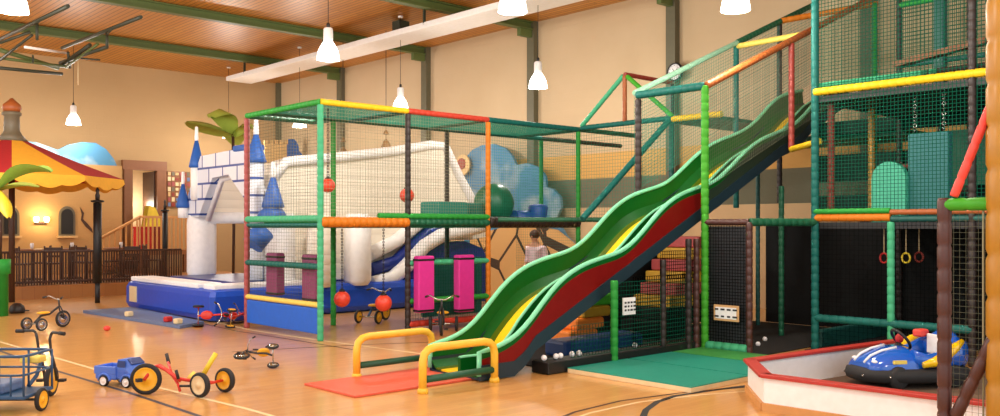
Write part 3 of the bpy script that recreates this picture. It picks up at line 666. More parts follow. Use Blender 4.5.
# gym rings
def ring(px, py, X, col, label, ztop=1.6):
    p = atX(px, py, X); t = thing('gym_ring', label, 'gym ring', p, 0, 'gym rings under the tower deck')
    MB().torus((0, 0, 0), .06, .012, (.95, -.3, 0), 20, 6).build('ring', col, t)
    MB().tube((0, 0, .06), (0, 0, ztop-p.z+.04), .007, 5).build('rope', 'cream', t)
ring(884, 258, 11.2, 'red', 'small red gym ring hanging left of the mint post')
ring(906, 258, 11.2, 'leaf_yellow', 'yellow gym ring hanging right of the mint post')
ring(919, 257, 11.5, 'redbrown', 'dark red gym ring farthest right under the deck')
# signs
def sign(c0, w_, h_, face, board, label, rows):
    t = thing('notice_sign', label, 'sign', c0)
    MB().box((-.015 if face == 'X' else 0, 0 if face == 'X' else -.015, 0), (.02, w_, h_) if face == 'X' else (w_, .02, h_), 0, .003).build('board', board, t)
    MB().box((-.027 if face == 'X' else 0, 0 if face == 'X' else -.027, 0), (.006, w_*.84, h_*.72) if face == 'X' else (w_*.84, .006, h_*.72)).build('paper', 'white', t)
    random.seed(3)
    for i in range(rows):
        z = h_*(.22-.44*i/(rows-1)); k = 4
        for j in range(k):
            u = w_*.74*(j/(k-1)-.5); l = w_*random.uniform(.08, .13)
            MB().box((-.032 if face == 'X' else u, -u if face == 'X' else -.032, z), (.004, l*1.5, h_*.11) if face == 'X' else (l*1.5, .004, h_*.11)).build('printed_word', 'charcoal', t)
    return t
s1 = atY(628, 306, 6.74); sign(s1, .22, .2, 'Y', 'white', 'white notice sign on the net under the slide', 3)
s2 = atX(727, 313, 9.70); sign(s2, .36, .2, 'X', 'sign_tan', 'tan framed notice sign on the dark panel right of the lime post', 2)
# balls
def pball(p, label, g, cm='white', r=.033):
    ob = MB().ball((0, 0, 0), r, 14, 8).build('ball', cm); ob.location = p; tag(ob, label, 'ball', g)
for px, w_ in ((544, 'leftmost'), (556, 'second from left'), (560.5, 'third from left'), (572, 'fourth from left'), (579, 'fifth from left'), (635, 'rightmost')):
    p = atY(px, 360, 6.9); pball((p.x, 6.9, .169), 'white ball on the black kick board under the slide, '+w_, 'white balls under the slide')
for px, py, w_ in ((758, 341, 'left one'), (765, 336, 'right one')):
    p = atz(px, py+3, .037); pball((p.x, p.y, .037), 'white ball on the dark floor behind the arena corner, '+w_, 'white balls behind the arena')

# ------------------------------------------------------------------ wave slide
SL = thing('wave_slide', 'green two lane wave slide with yellow stripe and pale green rims', 'slide', (6.3, 7.35, 0))
rim = [(6.08, .30), (6.22, .31), (6.5, .38), (6.7, .47), (6.9, .66), (7.1, .86), (7.33, 1.03), (7.65, 1.16), (8.0, 1.235), (8.34, 1.29), (8.62, 1.43), (8.88, 1.64), (9.19, 1.87), (9.51, 2.02), (9.88, 2.11), (10.3, 2.2), (10.64, 2.40), (11.0, 2.64), (11.4, 2.84), (11.8, 2.96), (12.2, 3.07), (12.55, 3.22), (12.9, 3.46), (13.1, 3.62), (13.5, 3.80), (14.1, 3.92)]
def interp(tab, x):
    if x <= tab[0][0]: return tab[0][1]
    for (a, za), (b_, zb) in zip(tab, tab[1:]):
        if x <= b_: return za+(zb-za)*(x-a)/(b_-a)
    return tab[-1][1]
N = 150
xs = [6.08+(14.1-6.08)*i/N for i in range(N+1)]
rz_ = [interp(rim, x) for x in xs]
for _ in range(10): rz_ = [rz_[0]]+[(rz_[i-1]+rz_[i]+rz_[i+1])/3 for i in range(1, N)]+[rz_[-1]]
und = lambda x: max(.02, .02+.468*(x-6.38))
YN, YF, YD = 6.95, 7.78, 7.28
bed = [max(.05, z-.31) for z in rz_]
bed = [b_ if xs[i] > 6.9 else .06+(b_-.06)*min(1, max(0, (xs[i]-6.2)/.7)) for i, b_ in enumerate(bed)]
def sheet(y0, z0, y1, z1, cm, nm, th=.02, label=None):   # ruled surface along the slide with thickness
    A = [(x, y0, z0[i]) for i, x in enumerate(xs)]; B = [(x, y1, z1[i]) for i, x in enumerate(xs)]
    nrm = Vector((0, y1-y0, (z1[50]-z0[50]))); n2 = Vector((0, -nrm.z, nrm.y)).normalized()*th
    rs = [[Vector(A[i]), Vector(B[i]), Vector(B[i])-n2, Vector(A[i])-n2] for i in range(N+1)]
    b = MB().rings(rs, True, True, False); return b.build(nm, cm, SL, True, label)
low = [b_-.0 for b_ in bed]
sheet(YF-.02, low, YF, rz_, 'slide_green', 'far_wall', .03)
sheet(YF-.20, bed, YF-.11, [b_+.01 for b_ in bed], 'slide_olive', 'lane_edge')
sheet(YF-.11, [b_+.01 for b_ in bed], YF-.01, [b_+.10 for b_ in bed], 'slide_green', 'wall_curve')
sheet(YD+.02, bed, YF-.19, bed, 'slide_yellow', 'far_lane')
sheet(YN+.03, bed, YD-.02, bed, 'slide_green', 'near_lane')
dv = [b_+.16 for b_ in bed]
b = MB().rings([[Vector((x, YD-.02, bed[i]-.02)), Vector((x, YD+.03, bed[i]-.02)), Vector((x, YD+.02, dv[i])), Vector((x, YD-.015, dv[i]))] for i, x in enumerate(xs)], True, True, False); b.build('divider', 'slide_green', SL, True)
MB().path([(x, YD, dv[i]) for i, x in enumerate(xs)][::2], .018, 8).build('divider_rim', 'slide_rim', SL, True)
# near wall : outer face green at the rim, red below, dark side board at the bottom
undz = [min(und(x), bed[i]-.06) if x > 6.6 else .012 for i, x in enumerate(xs)]
mid = [max(undz[i]+.16, 0) for i in range(N+1)]
gz_ = [max(min(rz_[i]-.07, rz_[i]), min(mid[i], rz_[i]-.02)) for i in range(N+1)]
def slab(y0, th, za, zb, cm, nm):
    rs = [[Vector((x, y0, min(za[i], zb[i]-.003))), Vector((x, y0+th, min(za[i], zb[i]-.003))), Vector((x, y0+th, zb[i])), Vector((x, y0, zb[i]))] for i, x in enumerate(xs)]
    return MB().rings(rs, True, True, False).build(nm, cm, SL, True)
slab(YN, .03, gz_, rz_, 'slide_green', 'near_wall')
def part_slab(i0, i1, cm):
    rs = [[Vector((xs[i], YN-.004, min(mid[i]-.01, gz_[i]-.003))), Vector((xs[i], YN+.03, min(mid[i]-.01, gz_[i]-.003))), Vector((xs[i], YN+.03, gz_[i])), Vector((xs[i], YN-.004, gz_[i]))] for i in range(i0, i1+1)]
    MB().rings(rs, True, True, False).build('side_panel', cm, SL, True)
part_slab(0, 74, 'slide_red'); part_slab(74, N, 'slide_dark')
slab(YN-.012, .05, undz, mid, 'slide_under', 'side_board'); slab(YF-.03, .04, undz, mid, 'slide_under', 'side_board')
rs = [[Vector((x, YN+.03, undz[i]+.005)), Vector((x, YF, undz[i]+.005)), Vector((x, YF, undz[i]+.025)), Vector((x, YN+.03, undz[i]+.025))] for i, x in enumerate(xs)]
MB().rings(rs, True, True, False).build('underside', 'slide_under', SL, True)
for y in (YN+.012, YF):
    pts = [(xs[0], y, .06)]+[(x, y, rz_[i]+.004) for i, x in enumerate(xs)][::2]
    MB().path(pts, .027, 8).build('rim', 'slide_rim', SL, True)

# exit hoops
def hoop(y, x0, x1, label):
    t = thing('safety_rail', label, 'rail', (x0, y, 0), 0, 'yellow padded rails at the slide exit')
    L = x1-x0
    pts = [(0, 0, 0), (0, 0, .3), (.02, 0, .375), (.07, 0, .415), (.15, 0, .43)]+[(L*k/6, 0, .43) for k in range(2, 5)]+[(L-.15, 0, .43), (L-.07, 0, .415), (L-.02, 0, .375), (L, 0, .3), (L, 0, 0)]
    MB().path(pts, .04, 12).build('padded_hoop', 'hoop_yellow', t)
    MB().tube((.03, 0, .13), (L-.03, 0, .13), .035, 10).build('lower_bar', 'bar_green', t)
    for x in (0, L): MB().lathe([(.055, 0), (.052, .03), (.045, .05)], (x, 0, 0), n=12).build('foot', 'hoop_yellow', t)
hoop(8.03, 5.29, 6.3, 'yellow padded safety rail on the far side of the slide exit')
hoop(6.86, 5.27, 6.2, 'yellow padded safety rail on the near side of the slide exit')
# mats
P4 = [atz(303, 385), atz(354, 397), atz(428, 389), atz(455, 384), atz(372, 369)]
ob = MB().box((5.45, 7.55, .012), (1.6, .92, .022), 0, .004).build('landing_mat', 'mat_red'); recenter(ob); tag(ob, 'worn red landing mat between the yellow rails', 'mat')
def flatmat(x0, x1, y0, y1, cm, label):
    t = thing('floor_mat', label, 'mat', ((x0+x1)/2, (y0+y1)/2, 0), 0, 'gym mats before the lime post')
    MB().box((0, 0, .025), (x1-x0, y1-y0, .05), 0, .004).build('mat_core', 'cream', t); MB().box((0, 0, .054), (x1-x0, y1-y0, .008)).build('mat_top', cm, t)
flatmat(7.18, 8.2, 5.12, 6.75, 'mat_teal', 'nearest teal mat with a cream edge'); flatmat(8.23, 9.05, 5.12, 6.75, 'mat_teal', 'middle teal mat between the near teal and the green mat'); flatmat(9.08, 9.68, 5.12, 6.75, 'mat_green', 'green mat below the tan framed sign')

# ------------------------------------------------------------------ kart arena
AR = thing('kart_arena', 'low white board barrier with red top around the kart', 'barrier', (7.5, 3.5, 0))
PA, PB, PC, PD = Vector((7.66, 4.78, 0)), Vector((6.98, 4.2, 0)), Vector((7.14, 1.2, 0)), Vector((10.7, 4.42, 0))
def board(a, b_, nm='barrier_board'):
    d = (b_-a); u = d.normalized(); n = Vector((-u.y, u.x, 0)); L = d.length; rz = math.atan2(u.y, u.x); mid_ = (a+b_)/2
    o = MB().box(mid_+Vector((0, 0, .145)), (L, .035, .29), rz).build(nm, 'board_white', AR, True)
    k = MB().box(mid_+Vector((0, 0, .305)), (L+.04, .12, .03), rz, .006).build('top_rail', 'rim_red', AR, True)
    return n
board(PA, PB); board(PB, PC); board(PA, PD)
for a, b_ in ((PA, PB), (PB, PC)):
    d = b_-a; u = d.normalized(); n = Vector((u.y, -u.x, 0)); n = n if n.dot(Vector((-1, 0, 0))) > 0 else -n
    MB().box((a+b_)/2+n*.03+Vector((0, 0, .035)), (d.length+.02, .03, .07), math.atan2(u.y, u.x)).build('skirting', 'light_wood', AR, True)
MB().prism([PA+Vector((.02, -.03, .002)), PB+Vector((.03, 0, .002)), PC+Vector((.03, 0, .002)), Vector((10.7, 1.2, .002)), PD+Vector((0, -.03, .002))], (0, 0, .012)).build('arena_floor', 'carpet', AR, True)

# kart (local: +x is forward)
KC = Vector((9.15, 3.92, .014))
K = thing('electric_kart', 'blue and yellow electric kart with a black bumper inside the white barrier', 'kart', KC, radians(150)); K.scale = (.88, .80, .98)
def superell(a, b_, z, n=36, e=3.2, ox=0, front=1.0):
    r = []
    for j in range(n):
        t = 2*pi*j/n; cx_, sy_ = cos(t), sin(t)
        x = a*abs(cx_)**(2/e)*(1 if cx_ > 0 else -1); y = b_*abs(sy_)**(2/e)*(1 if sy_ > 0 else -1)
        if x > 0: y *= 1-(1-front)*(x/a)**2
        r.append(Vector((x+ox, y, z)))
    return r
A_, B_ = .68, .46
bm = MB(); bm.rings([superell(A_-.05, B_-.05, .06, front=.75), superell(A_, B_, .08, front=.75), superell(A_+.015, B_+.015, .13, front=.75), superell(A_, B_, .18, front=.75), superell(A_-.06, B_-.06, .2, front=.75)], True, True); bm.build('bumper', 'tyre', K)
bolts = MB()
for j in range(2, 36, 4):
    v = superell(A_+.018, B_+.018, .13, front=.75)[j]; bolts.ball(v, .012, 8, 5)
bolts.build('bumper_bolt', 'chrome', K)
nose = MB(); secs = []
for x, w_, h_ in ((.60, .22, .05), (.56, .27, .09), (.45, .33, .14), (.3, .36, .19), (.12, .37, .215), (.02, .36, .20)):
    secs.append([Vector((x, w_*cos(t), .19+h_*max(0, sin(t))**.8)) for t in [pi*k/16 for k in range(17)]]+[Vector((x, -w_, .17)), Vector((x, w_, .17))])
nose.rings(secs, True, True); nose.build('nose_cone', 'kart_blue', K)
for s_ in (-1, 1):
    sb = MB(); secs = []
    for x, w_, h_, yc in ((.12, .06, .15, .30), (-.05, .075, .10, .33), (-.25, .085, .13, .33), (-.45, .09, .22, .31), (-.58, .07, .22, .27)):
        secs.append([Vector((x, s_*yc+w_*cos(t), .2+(h_+.04)*.5+(h_+.04)*.5*sin(t))) for t in [2*pi*k/14 for k in range(14)]])
    sb.rings(secs, True, True); sb.build('side_pod', 'kart_blue', K)
    ys = MB().path([(.05, s_*.40, .24), (-.08, s_*.425, .27), (-.22, s_*.43, .33), (-.36, s_*.41, .41), (-.48, s_*.36, .46)], [.03, .05, .055, .05, .03], 10); ys.build('side_trim', 'kart_yellow', K)
bk = MB(); secs = []
for x, w_, z0, z1 in ((-.40, .26, .2, .50), (-.50, .25, .2, .56), (-.58, .22, .2, .54), (-.62, .16, .22, .44)):
    secs.append([Vector((x, w_*cos(t), (z0+z1)/2+(z1-z0)/2*sin(t))) for t in [2*pi*k/18 for k in range(18)]])
bk.rings(secs, True, True); bk.build('seat_back', 'kart_blue', K)
MB().box((-.385, 0, .40), (.03, .26, .2), 0, .02).build('number_plate', 'white', K)
MB().box((-.2, 0, .23), (.4, .4, .09), 0, .03).build('seat', 'black', K)
MB().torus((.06, 0, .46), .13, .018, (-.75, 0, .66), 24, 8).build('steering_wheel', 'black', K)
MB().tube((.06, 0, .46), (.2, 0, .33), .02, 8).build('steering_column', 'dbrown', K)
MB().ball((.08, 0, .47), .05, 12, 8).build('horn_pad', 'red', K)
MB().box((-.34, -.2, .5), (.16, .12, .08), .3, .02).build('shoulder_pad', 'coral', K)
for y in (-.1, .1):
    MB().path([(.60, y, .25), (.52, y, .315), (.38, y*1.1, .365), (.2, y*1.2, .395)], .014, 6).build('racing_stripe', 'white', K)
for s_ in (-1, 1):
    MB().ball((.53, s_*.2, .265), .03, 12, 6, (1, 1.6, .6)).build('headlight', 'white', K)
    MB().box((.30, s_*.34, .27), (.16, .03, .035)).build('decal', 'pyellow', K)
    for x in (.33, -.38): MB().lathe([(.03, -.05), (.1, -.045), (.115, -.02), (.115, .02), (.1, .045), (.03, .05)], (x, s_*.36, .115), (0, 1, 0), 20).build('wheel', 'tyre', K)
# ------------------------------------------------------------------ near right posts
RF = thing('entrance_frame', 'padded frame of brown and ochre posts at the right edge', 'frame', (6.46, 2.4, 0))
MB().tube((6.46, 2.5, 0), (6.46, 2.5, 1.80), .047, 14, .16).build('post', 'brown', RF, True)
MB().tube((6.46, 2.5, 1.755), (6.46, 2.2, 1.755), .045, 14, .13).build('beam', 'lime', RF, True)
MB().tube((6.46, 2.14, 0), (6.46, 2.14, 3.4), .09, 16, .28).build('post', 'ochre', RF, True)
MB().tube((6.44, 2.43, 1.81), (6.44, 2.2, 2.40), .03, 12, .12).build('brace', 'coral', RF, True)
MB().tube((6.44, 2.42, .30), (6.44, 2.18, .86), .042, 12, .14).build('brace', 'brown', RF, True)
MB().net((6.46, 2.48, .05), (0, -.28, 0), (0, 0, 1.68), .042, .0013).build('net', 'net_grey', RF, True)
MB().tube((6.46, 2.25, 1.72), (6.46, 2.25, .03), .006, 6).build('cord', 'net_pale', RF, True)

# ------------------------------------------------------------------ ride-on toys
def wheel(par, c0, r, w_, axis, disc, nm='wheel'):
    wb = MB().lathe([(r*.72, -w_*.3), (r*.8, -w_*.48), (r*.95, -w_*.4), (r, -w_*.15), (r, w_*.15), (r*.95, w_*.4), (r*.8, w_*.48), (r*.72, w_*.3), (r*.72, -w_*.3)], c0, axis, 28, 1.0, False).build(nm, 'tyre', par)
    MB().lathe([(.001, -w_*.5), (r*.2, -w_*.5), (r*.22, -w_*.3), (r*.68, -w_*.24), (r*.75, -w_*.42), (r*.75, w_*.42), (r*.68, w_*.24), (r*.22, w_*.3), (r*.2, w_*.5), (.001, w_*.5)], c0, axis, 22).build('wheel_disc', disc, wb)
    return wb
def trike(loc, rz, fr, label, seat='disc_yellow', disc='disc_yellow', s=1.0, roll=0, bars=True, pitch=0, grp='small tricycles on the floor'):
    t = thing('tricycle', label, 'tricycle', loc, rz, grp); t.scale = (s, s, s); t.rotation_euler = (roll, pitch, rz)
    wheel(t, (.32, 0, .15), .15, .045, (0, 1, 0), disc)
    for y in (-.19, .19): wheel(t, (-.25, y, .11), .11, .045, (0, 1, 0), disc)
    MB().tube((-.25, -.19, .11), (-.25, .19, .11), .013, 8).build('axle', 'chrome', t)
    MB().path([(-.25, 0, .12), (-.12, 0, .24), (.05, 0, .26), (.18, 0, .34), (.25, 0, .38)], .02, 8).build('frame', fr, t)
    fk = MB()
    for y in (-.035, .035): fk.path([(.32, y, .15), (.28, y, .3), (.25, y*.5, .38)], .011, 6)
    fk.tube((.25, 0, .36), (.23, 0, .5), .014, 8); fk.build('fork', fr, t)
    MB().path([(.14, -.21, .54), (.18, -.17, .56), (.23, -.06, .5), (.23, .06, .5), (.18, .17, .56), (.14, .21, .54)], .011, 8).build('handlebar', 'chrome', t)
    for y in (-1, 1): MB().tube((.14, y*.20, .545), (.09, y*.235, .53), .017, 8).build('grip', 'grip', t)
    MB().ball((-.07, 0, .29), .1, 16, 8, (1.2, .9, .25)).build('seat', seat, t)
    for y in (-1, 1): MB().box((.32+.05*y, y*.07, .15-.05*y), (.07, .05, .02)).build('pedal', 'grip', t)
    return t
ang = lambda px: 0
g = atz(47, 329); trike((g.x, g.y, 0), radians(22), 'charcoal', 'dark tricycle with a yellow seat at the far left', disc='chrome', s=.9)
g = atz(376, 322); trike((g.x, g.y, 0), radians(25), 'trike_blue', 'blue tricycle with yellow wheels behind the red hanging ball')
g = atz(440, 336); trike((g.x+.25, g.y+.25, 0), radians(228), 'charcoal', 'tricycle seen from the front below the pink pads', disc='chrome', s=1.05)
g = atz(259, 370); trike((g.x, g.y, .13), radians(150), 'charcoal', 'overturned grey tricycle with a yellow seat lying behind the red low tricycle', disc='chrome', s=.6, roll=radians(76))
g = atz(198, 325); trike((g.x+.1, g.y-.3, .16), radians(-30), 'trike_red', 'red tricycle tipped over at the corner of the bouncy castle', seat='trike_red', disc='trike_red', s=.8, roll=radians(80))
g = atz(222, 325); trike((g.x+.1, g.y-.55, .14), radians(10), 'trike_red', 'red tricycle lying next to the pink red post', seat='trike_red', disc='disc_yellow', s=.7, roll=radians(-80))
# loose wheel and hoop
g = atz(250, 352); ob = MB().torus((0, 0, .012), .16, .009, (0, 0, 1), 30, 6, radians(60), radians(290)).build('plastic_hoop', 'tyre'); ob.location = (g.x, g.y, 0); ob.rotation_euler = (0, 0, radians(30)); tag(ob, 'open black hoop on the floor behind the overturned tricycle', 'hoop')
g = atz(266, 348); ob = MB().tube((0, 0, .012), (.09, .05, .03), .012, 8).build('handle_grip', 'grip'); ob.location = (g.x, g.y, .0); tag(ob, 'tiny black handle lying right of the hoop', 'handle')

# red low trike in front
RT = thing('low_tricycle', 'red low tricycle with a big yellow front wheel', 'tricycle', (3.55, 8.4, 0))
def gl(px, py, z): v = atz(px, py, z); return Vector((v.x-3.55, v.y-8.4, z))
fw = gl(146, 379, .148); ra = gl(200, 385, .117); rb = gl(225, 380, .117)
hd = Vector((-.62, .78, 0)); hd = ((fw-(ra+rb)/2)*Vector((1, 1, 0))).normalized() if False else Vector((fw.x-(ra.x+rb.x)/2, fw.y-(ra.y+rb.y)/2, 0)).normalized()
axf = Vector((.62, .72, 0)).normalized(); axr = (rb-ra).normalized()
wheel(RT, fw, .15, .045, axf, 'disc_yellow'); wheel(RT, ra, .118, .06, axr, 'cream'); wheel(RT, rb, .118, .06, axr, 'disc_yellow')
MB().tube(ra, rb, .014, 8).build('axle', 'trike_red', RT)
def g3(px, py, Z): v = at(px, py, Z); return Vector((v.x-3.55, v.y-8.4, v.z))
MB().path([fw+axf*-.05, g3(152, 369, 8.6), g3(158, 366, 8.6), g3(166, 370, 8.55), g3(176, 378, 8.5), g3(186, 380, 8.5), (ra+rb)/2], .016, 8).build('frame', 'trike_red', RT)
MB().path([fw+axf*.05, g3(150, 367, 8.7), g3(160, 365, 8.7), g3(172, 373, 8.6), g3(180, 381, 8.5)], .014, 8).build('fork', 'trike_red', RT)
MB().path([g3(168, 362, 8.7), g3(172, 375, 8.6), g3(178, 384, 8.5), g3(180, 391, 8.45)], .013, 8).build('handlebar', 'trike_red', RT)
MB().tube(g3(166.5, 354, 8.75), g3(169, 364, 8.7), .018, 8).build('grip', 'grip', RT); MB().tube(g3(176, 370, 8.45), g3(178.5, 379, 8.45), .016, 8).build('grip', 'grip', RT)
MB().tube(g3(196, 380, 8.6), g3(190, 375, 8.6), .05, 10).build('seat', 'pyellow', RT); MB().tube(g3(203, 375, 8.6), g3(216, 353, 8.65), .024, 10).build('seat_post', 'leaf_yellow', RT)
MB().tube(g3(180, 386, 8.45), g3(190, 386, 8.4), .012, 6).build('crank', 'grip', RT)
MB().box(fw-axf*.07+Vector((-.03, .03, 0)), (.05, .05, .03)).build('pedal', 'grip', RT)

# toy truck
tg = atz(112, 389); TK = thing('toy_truck', 'blue ride-on toy pickup truck behind the big yellow wheel', 'toy truck', (3.32, 9.25, 0), radians(-62))
# local +x = front (to the right)
for x in (-.15, .13):
    for y in (-.12, .12): wheel(TK, (x, y, .055), .055, .045, (0, 1, 0), 'white')
b = MB(); b.box((-.14, 0, .1), (.26, .24, .07), 0, .02)
for y in (-.11, .11): b.box((-.14, y, .16), (.26, .025, .08), 0, .01)
b.box((-.27, 0, .16), (.025, .24, .08), 0, .01); b.build('truck_bed', 'truck_blue', TK)
cb_ = MB(); secs = []
for x, zt, w_ in ((-.02, .20, .11), (-.01, .27, .10), (.1, .28, .10), (.16, .22, .115), (.24, .19, .12), (.27, .15, .11)):
    secs.append([Vector((x, -w_, .08)), Vector((x, -w_*1.05, (.08+zt)/2)), Vector((x, -w_*.85, zt)), Vector((x, w_*.85, zt)), Vector((x, w_*1.05, (.08+zt)/2)), Vector((x, w_, .08))])
cb_.rings(secs, True, True, False); cb_.build('cab', 'truck_blue', TK)
MB().prism([(.105, -.085, .277), (.105, .085, .277), (.165, .09, .225), (.165, -.09, .225)], (.006, 0, .006)).build('windscreen', 'truck_dark', TK)
for s_ in (-1, 1):
    MB().prism([(.0, s_*.106, .2), (.1, s_*.106, .2), (.1, s_*.104, .262), (.01, s_*.104, .262)], (0, s_*.004, 0)).build('side_window', 'truck_dark', TK)
    MB().ball((.262, s_*.07, .15), .02, 10, 6).build('headlight', 'white', TK)
    for x in (-.15, .13): MB().torus((x, s_*.122, .055), .07, .012, (0, 1, 0), 16, 6, pi, 2*pi).build('wheel_arch', 'truck_blue', TK)

# blue cargo trike with cage, near left
hv = Vector((.675, .738, 0))
CT = thing('cargo_tricycle', 'blue tubular cargo tricycle with yellow wheels at the left edge', 'tricycle', (2.113, 8.629, 0), radians(47.6))
# local +x forward (away from the camera), +y left
wheel(CT, (.69, -.02, .148), .148, .045, (-.12, .99, 0), 'disc_yellow')
for y in (-.28, .28): wheel(CT, (0, y, .1), .1, .04, (0, 1, 0), 'disc_yellow')
MB().tube((0, -.28, .1), (0, .28, .1), .012, 8).build('axle', 'charcoal', CT)
MB().box((0.04, .02, .15), (.5, .52, .03), 0, .008).build('platform', 'trike_blue', CT)
for y in (-.23, -.02, .27):
    for x in (-.2, .28): MB().tube((x, y, .16), (x, y, .5), .010, 8).build('upright', 'trike_blue', CT)
def rail_loop(z, x0=-.2, x1=.28, y0=-.23, y1=.27):
    r = .07; pts = []
    for cx_, cy_, a0 in ((x1-r, y1-r, 0), (x0+r, y1-r, 90), (x0+r, y0+r, 180), (x1-r, y0+r, 270)):
        for k in range(4): a = radians(a0+k*30); pts.append((cx_+r*cos(a), cy_+r*sin(a), z))
    return pts
MB().path(rail_loop(.5), .013, 8, True).build('top_rail', 'trike_blue', CT); MB().path(rail_loop(.34), .010, 8, True).build('middle_rail', 'trike_blue', CT)
for y in (-.12, .1): MB().path([(-.2, y, .16), (-.2, y, .34)], .009, 6).build('upright', 'trike_blue', CT)
MB().path([(.28, -.02, .17), (.42, -.02, .24), (.5, -.02, .36), (.54, -.02, .42)], .018, 8).build('frame', 'trike_blue', CT)
fk = MB()
fk.path([(.69, -.07, .148), (.64, -.075, .3), (.56, -.08, .44), (.52, -.09, .56), (.52, -.10, .60)], .013, 8); fk.path([(.69, .04, .148), (.64, .035, .3), (.56, .03, .44), (.52, .03, .58), (.52, .04, .62)], .013, 8)
fk.build('fork', 'charcoal', CT)
MB().path([(.52, -.10, .60), (.51, -.12, .625), (.46, -.23, .62)], .013, 8).build('handlebar', 'charcoal', CT); MB().path([(.52, .04, .62), (.51, .06, .64), (.48, .17, .64)], .013, 8).build('handlebar', 'charcoal', CT)
MB().tube((.47, -.2, .622), (.45, -.26, .617), .018, 8).build('grip', 'grip', CT); MB().tube((.485, .13, .64), (.475, .2, .64), .018, 8).build('grip', 'grip', CT)
for y in (-.12, .08): MB().box((.69, y, .15), (.06, .06, .025)).build('pedal', 'grip', CT)
MB().box((.36, -.02, .40), (.14, .18, .06), 0, .025).build('seat', 'pyellow', CT); MB().box((.05, .1, .21), (.34, .24, .09), 0, .02).build('cushion', 'mat_blue', CT)

# small bits on the floor
for px, py, cm, lab in ((129, 316.5, 'cream', 'cream toy block on the near edge of the grey blue mat'), (168, 322, 'red', 'small red toy on the mat edge, left of the pale block'), (154+24, 324, 'cream', 'pale toy block at the mat corner nearest the castle')):
    g = atz(px, py, .052); ob = MB().box((0, 0, .045), (.12, .1, .09), .3, .02).build('toy_block', cm); ob.location = (g.x, g.y, .053); tag(ob, lab, 'toy block', 'small toys on the mat')
g = atz(107, 331); ob = MB().ball((0, 0, .04), .045, 12, 8, (1.2, 1, .9)).build('toy_block', 'coral'); ob.location = (g.x, g.y, .002); tag(ob, 'small red toy lying on the bare floor before the mat', 'toy')
g = atz(227, 322); ob = MB().ball((0, 0, .05), .05, 12, 8).build('ball', 'orange'); ob.location = (g.x, g.y-.2, .0); tag(ob, 'small orange ball near the pink red post', 'ball')
g = atz(17, 313); t = thing('toy_helmet', 'dark round helmet on the floor at the far left', 'helmet', (g.x, g.y, 0)); MB().lathe([(.13, 0), (.14, .05), (.12, .13), (.06, .18), (.01, .19)], n=18).build('shell', 'dbrown', t); MB().box((.12, -.06, .04), (.12, .14, .02), 0, .01).build('visor', 'black', t)

# ------------------------------------------------------------------ person behind the slide
pz = 18.2; pb_ = at(536, 300, pz)
PE = thing('person', 'person in a pale pink shirt standing behind the slide', 'person', (pb_.x, pb_.y, 0), -TH-radians(125)); PE.scale = (1.02, 1.12, 1.02)
def skinned(nm, pts, edges, radii, cm, par, lvl=2):
    me = bpy.data.meshes.new(nm); me.from_pydata(pts, edges, []); o = bpy.data.objects.new(nm, me); COL.objects.link(o); o.parent = par
    me.materials.append(M[cm]); sk = o.modifiers.new('skin', 'SKIN')
    for i, r in enumerate(radii): me.skin_vertices[0].data[i].radius = (r, r) if not isinstance(r, tuple) else r
    me.skin_vertices[0].data[0].use_root = True
    s_ = o.modifiers.new('sub', 'SUBSURF'); s_.levels = lvl; s_.render_levels = lvl
    return o
# local +x = right in view ; person faces right, ~1.47 m tall, head slightly bowed
V = [(0, 0, .78), (.0, 0, .95), (.0, 0, 1.1), (.01, 0, 1.2), (.03, 0, 1.28), (.05, 0, 1.34), (.07, 0, 1.41),
     (.0, .09, .72), (.02, .09, .4), (.0, .09, .07), (.1, .1, .035), (.0, -.09, .72), (-.02, -.09, .4), (-.05, -.09, .07), (.06, -.1, .035),
     (0, .15, 1.16), (-.03, .19, .93), (.12, .16, .78), (.18, .15, .74), (0, -.15, 1.16), (-.04, -.19, .93), (.12, -.17, .8), (.18, -.16, .77)]
Eg = [(0, 1), (1, 2), (2, 3), (3, 4), (4, 5), (5, 6), (0, 7), (7, 8), (8, 9), (9, 10), (0, 11), (11, 12), (12, 13), (13, 14), (3, 15), (15, 16), (16, 17), (17, 18), (3, 19), (19, 20), (20, 21), (21, 22)]
Rr = [.115, .1, .115, .09, .042, .07, .075, .078, .052, .036, .03, .078, .052, .036, .03, .05, .036, .026, .02, .05, .036, .026, .02]
skinned('body', V, Eg, Rr, 'skin', PE)
skinned('shirt', [(0, 0, .74), (0, 0, .95), (0, 0, 1.1), (.01, 0, 1.2), (0, .16, 1.17), (-.03, .195, .95), (.06, .18, .85), (0, -.16, 1.17), (-.04, -.195, .95), (.06, -.18, .86)], [(0, 1), (1, 2), (2, 3), (3, 4), (4, 5), (5, 6), (3, 7), (7, 8), (8, 9)], [.14, .135, .145, .095, .07, .058, .045, .07, .058, .045], 'shirt', PE)
skinned('trousers', [(0, 0, .78), (0, .09, .7), (.02, .09, .4), (.0, .09, .1), (0, -.09, .7), (-.02, -.09, .4), (-.05, -.09, .1)], [(0, 1), (1, 2), (2, 3), (0, 4), (4, 5), (5, 6)], [.13, .095, .07, .06, .095, .07, .06], 'trouser', PE)
MB().ball((.045, 0, 1.42), .105, 18, 12, (1.05, .9, .95)).build('hair', 'hair', PE)
fc = MB(); fc.ball((.155, 0, 1.375), .02, 8, 6, (1, .6, 1)); fc.build('nose', 'skin', PE)
for y in (-.035, .035): MB().ball((.14, y, 1.40), .012, 8, 6).build('eye', 'black', PE)

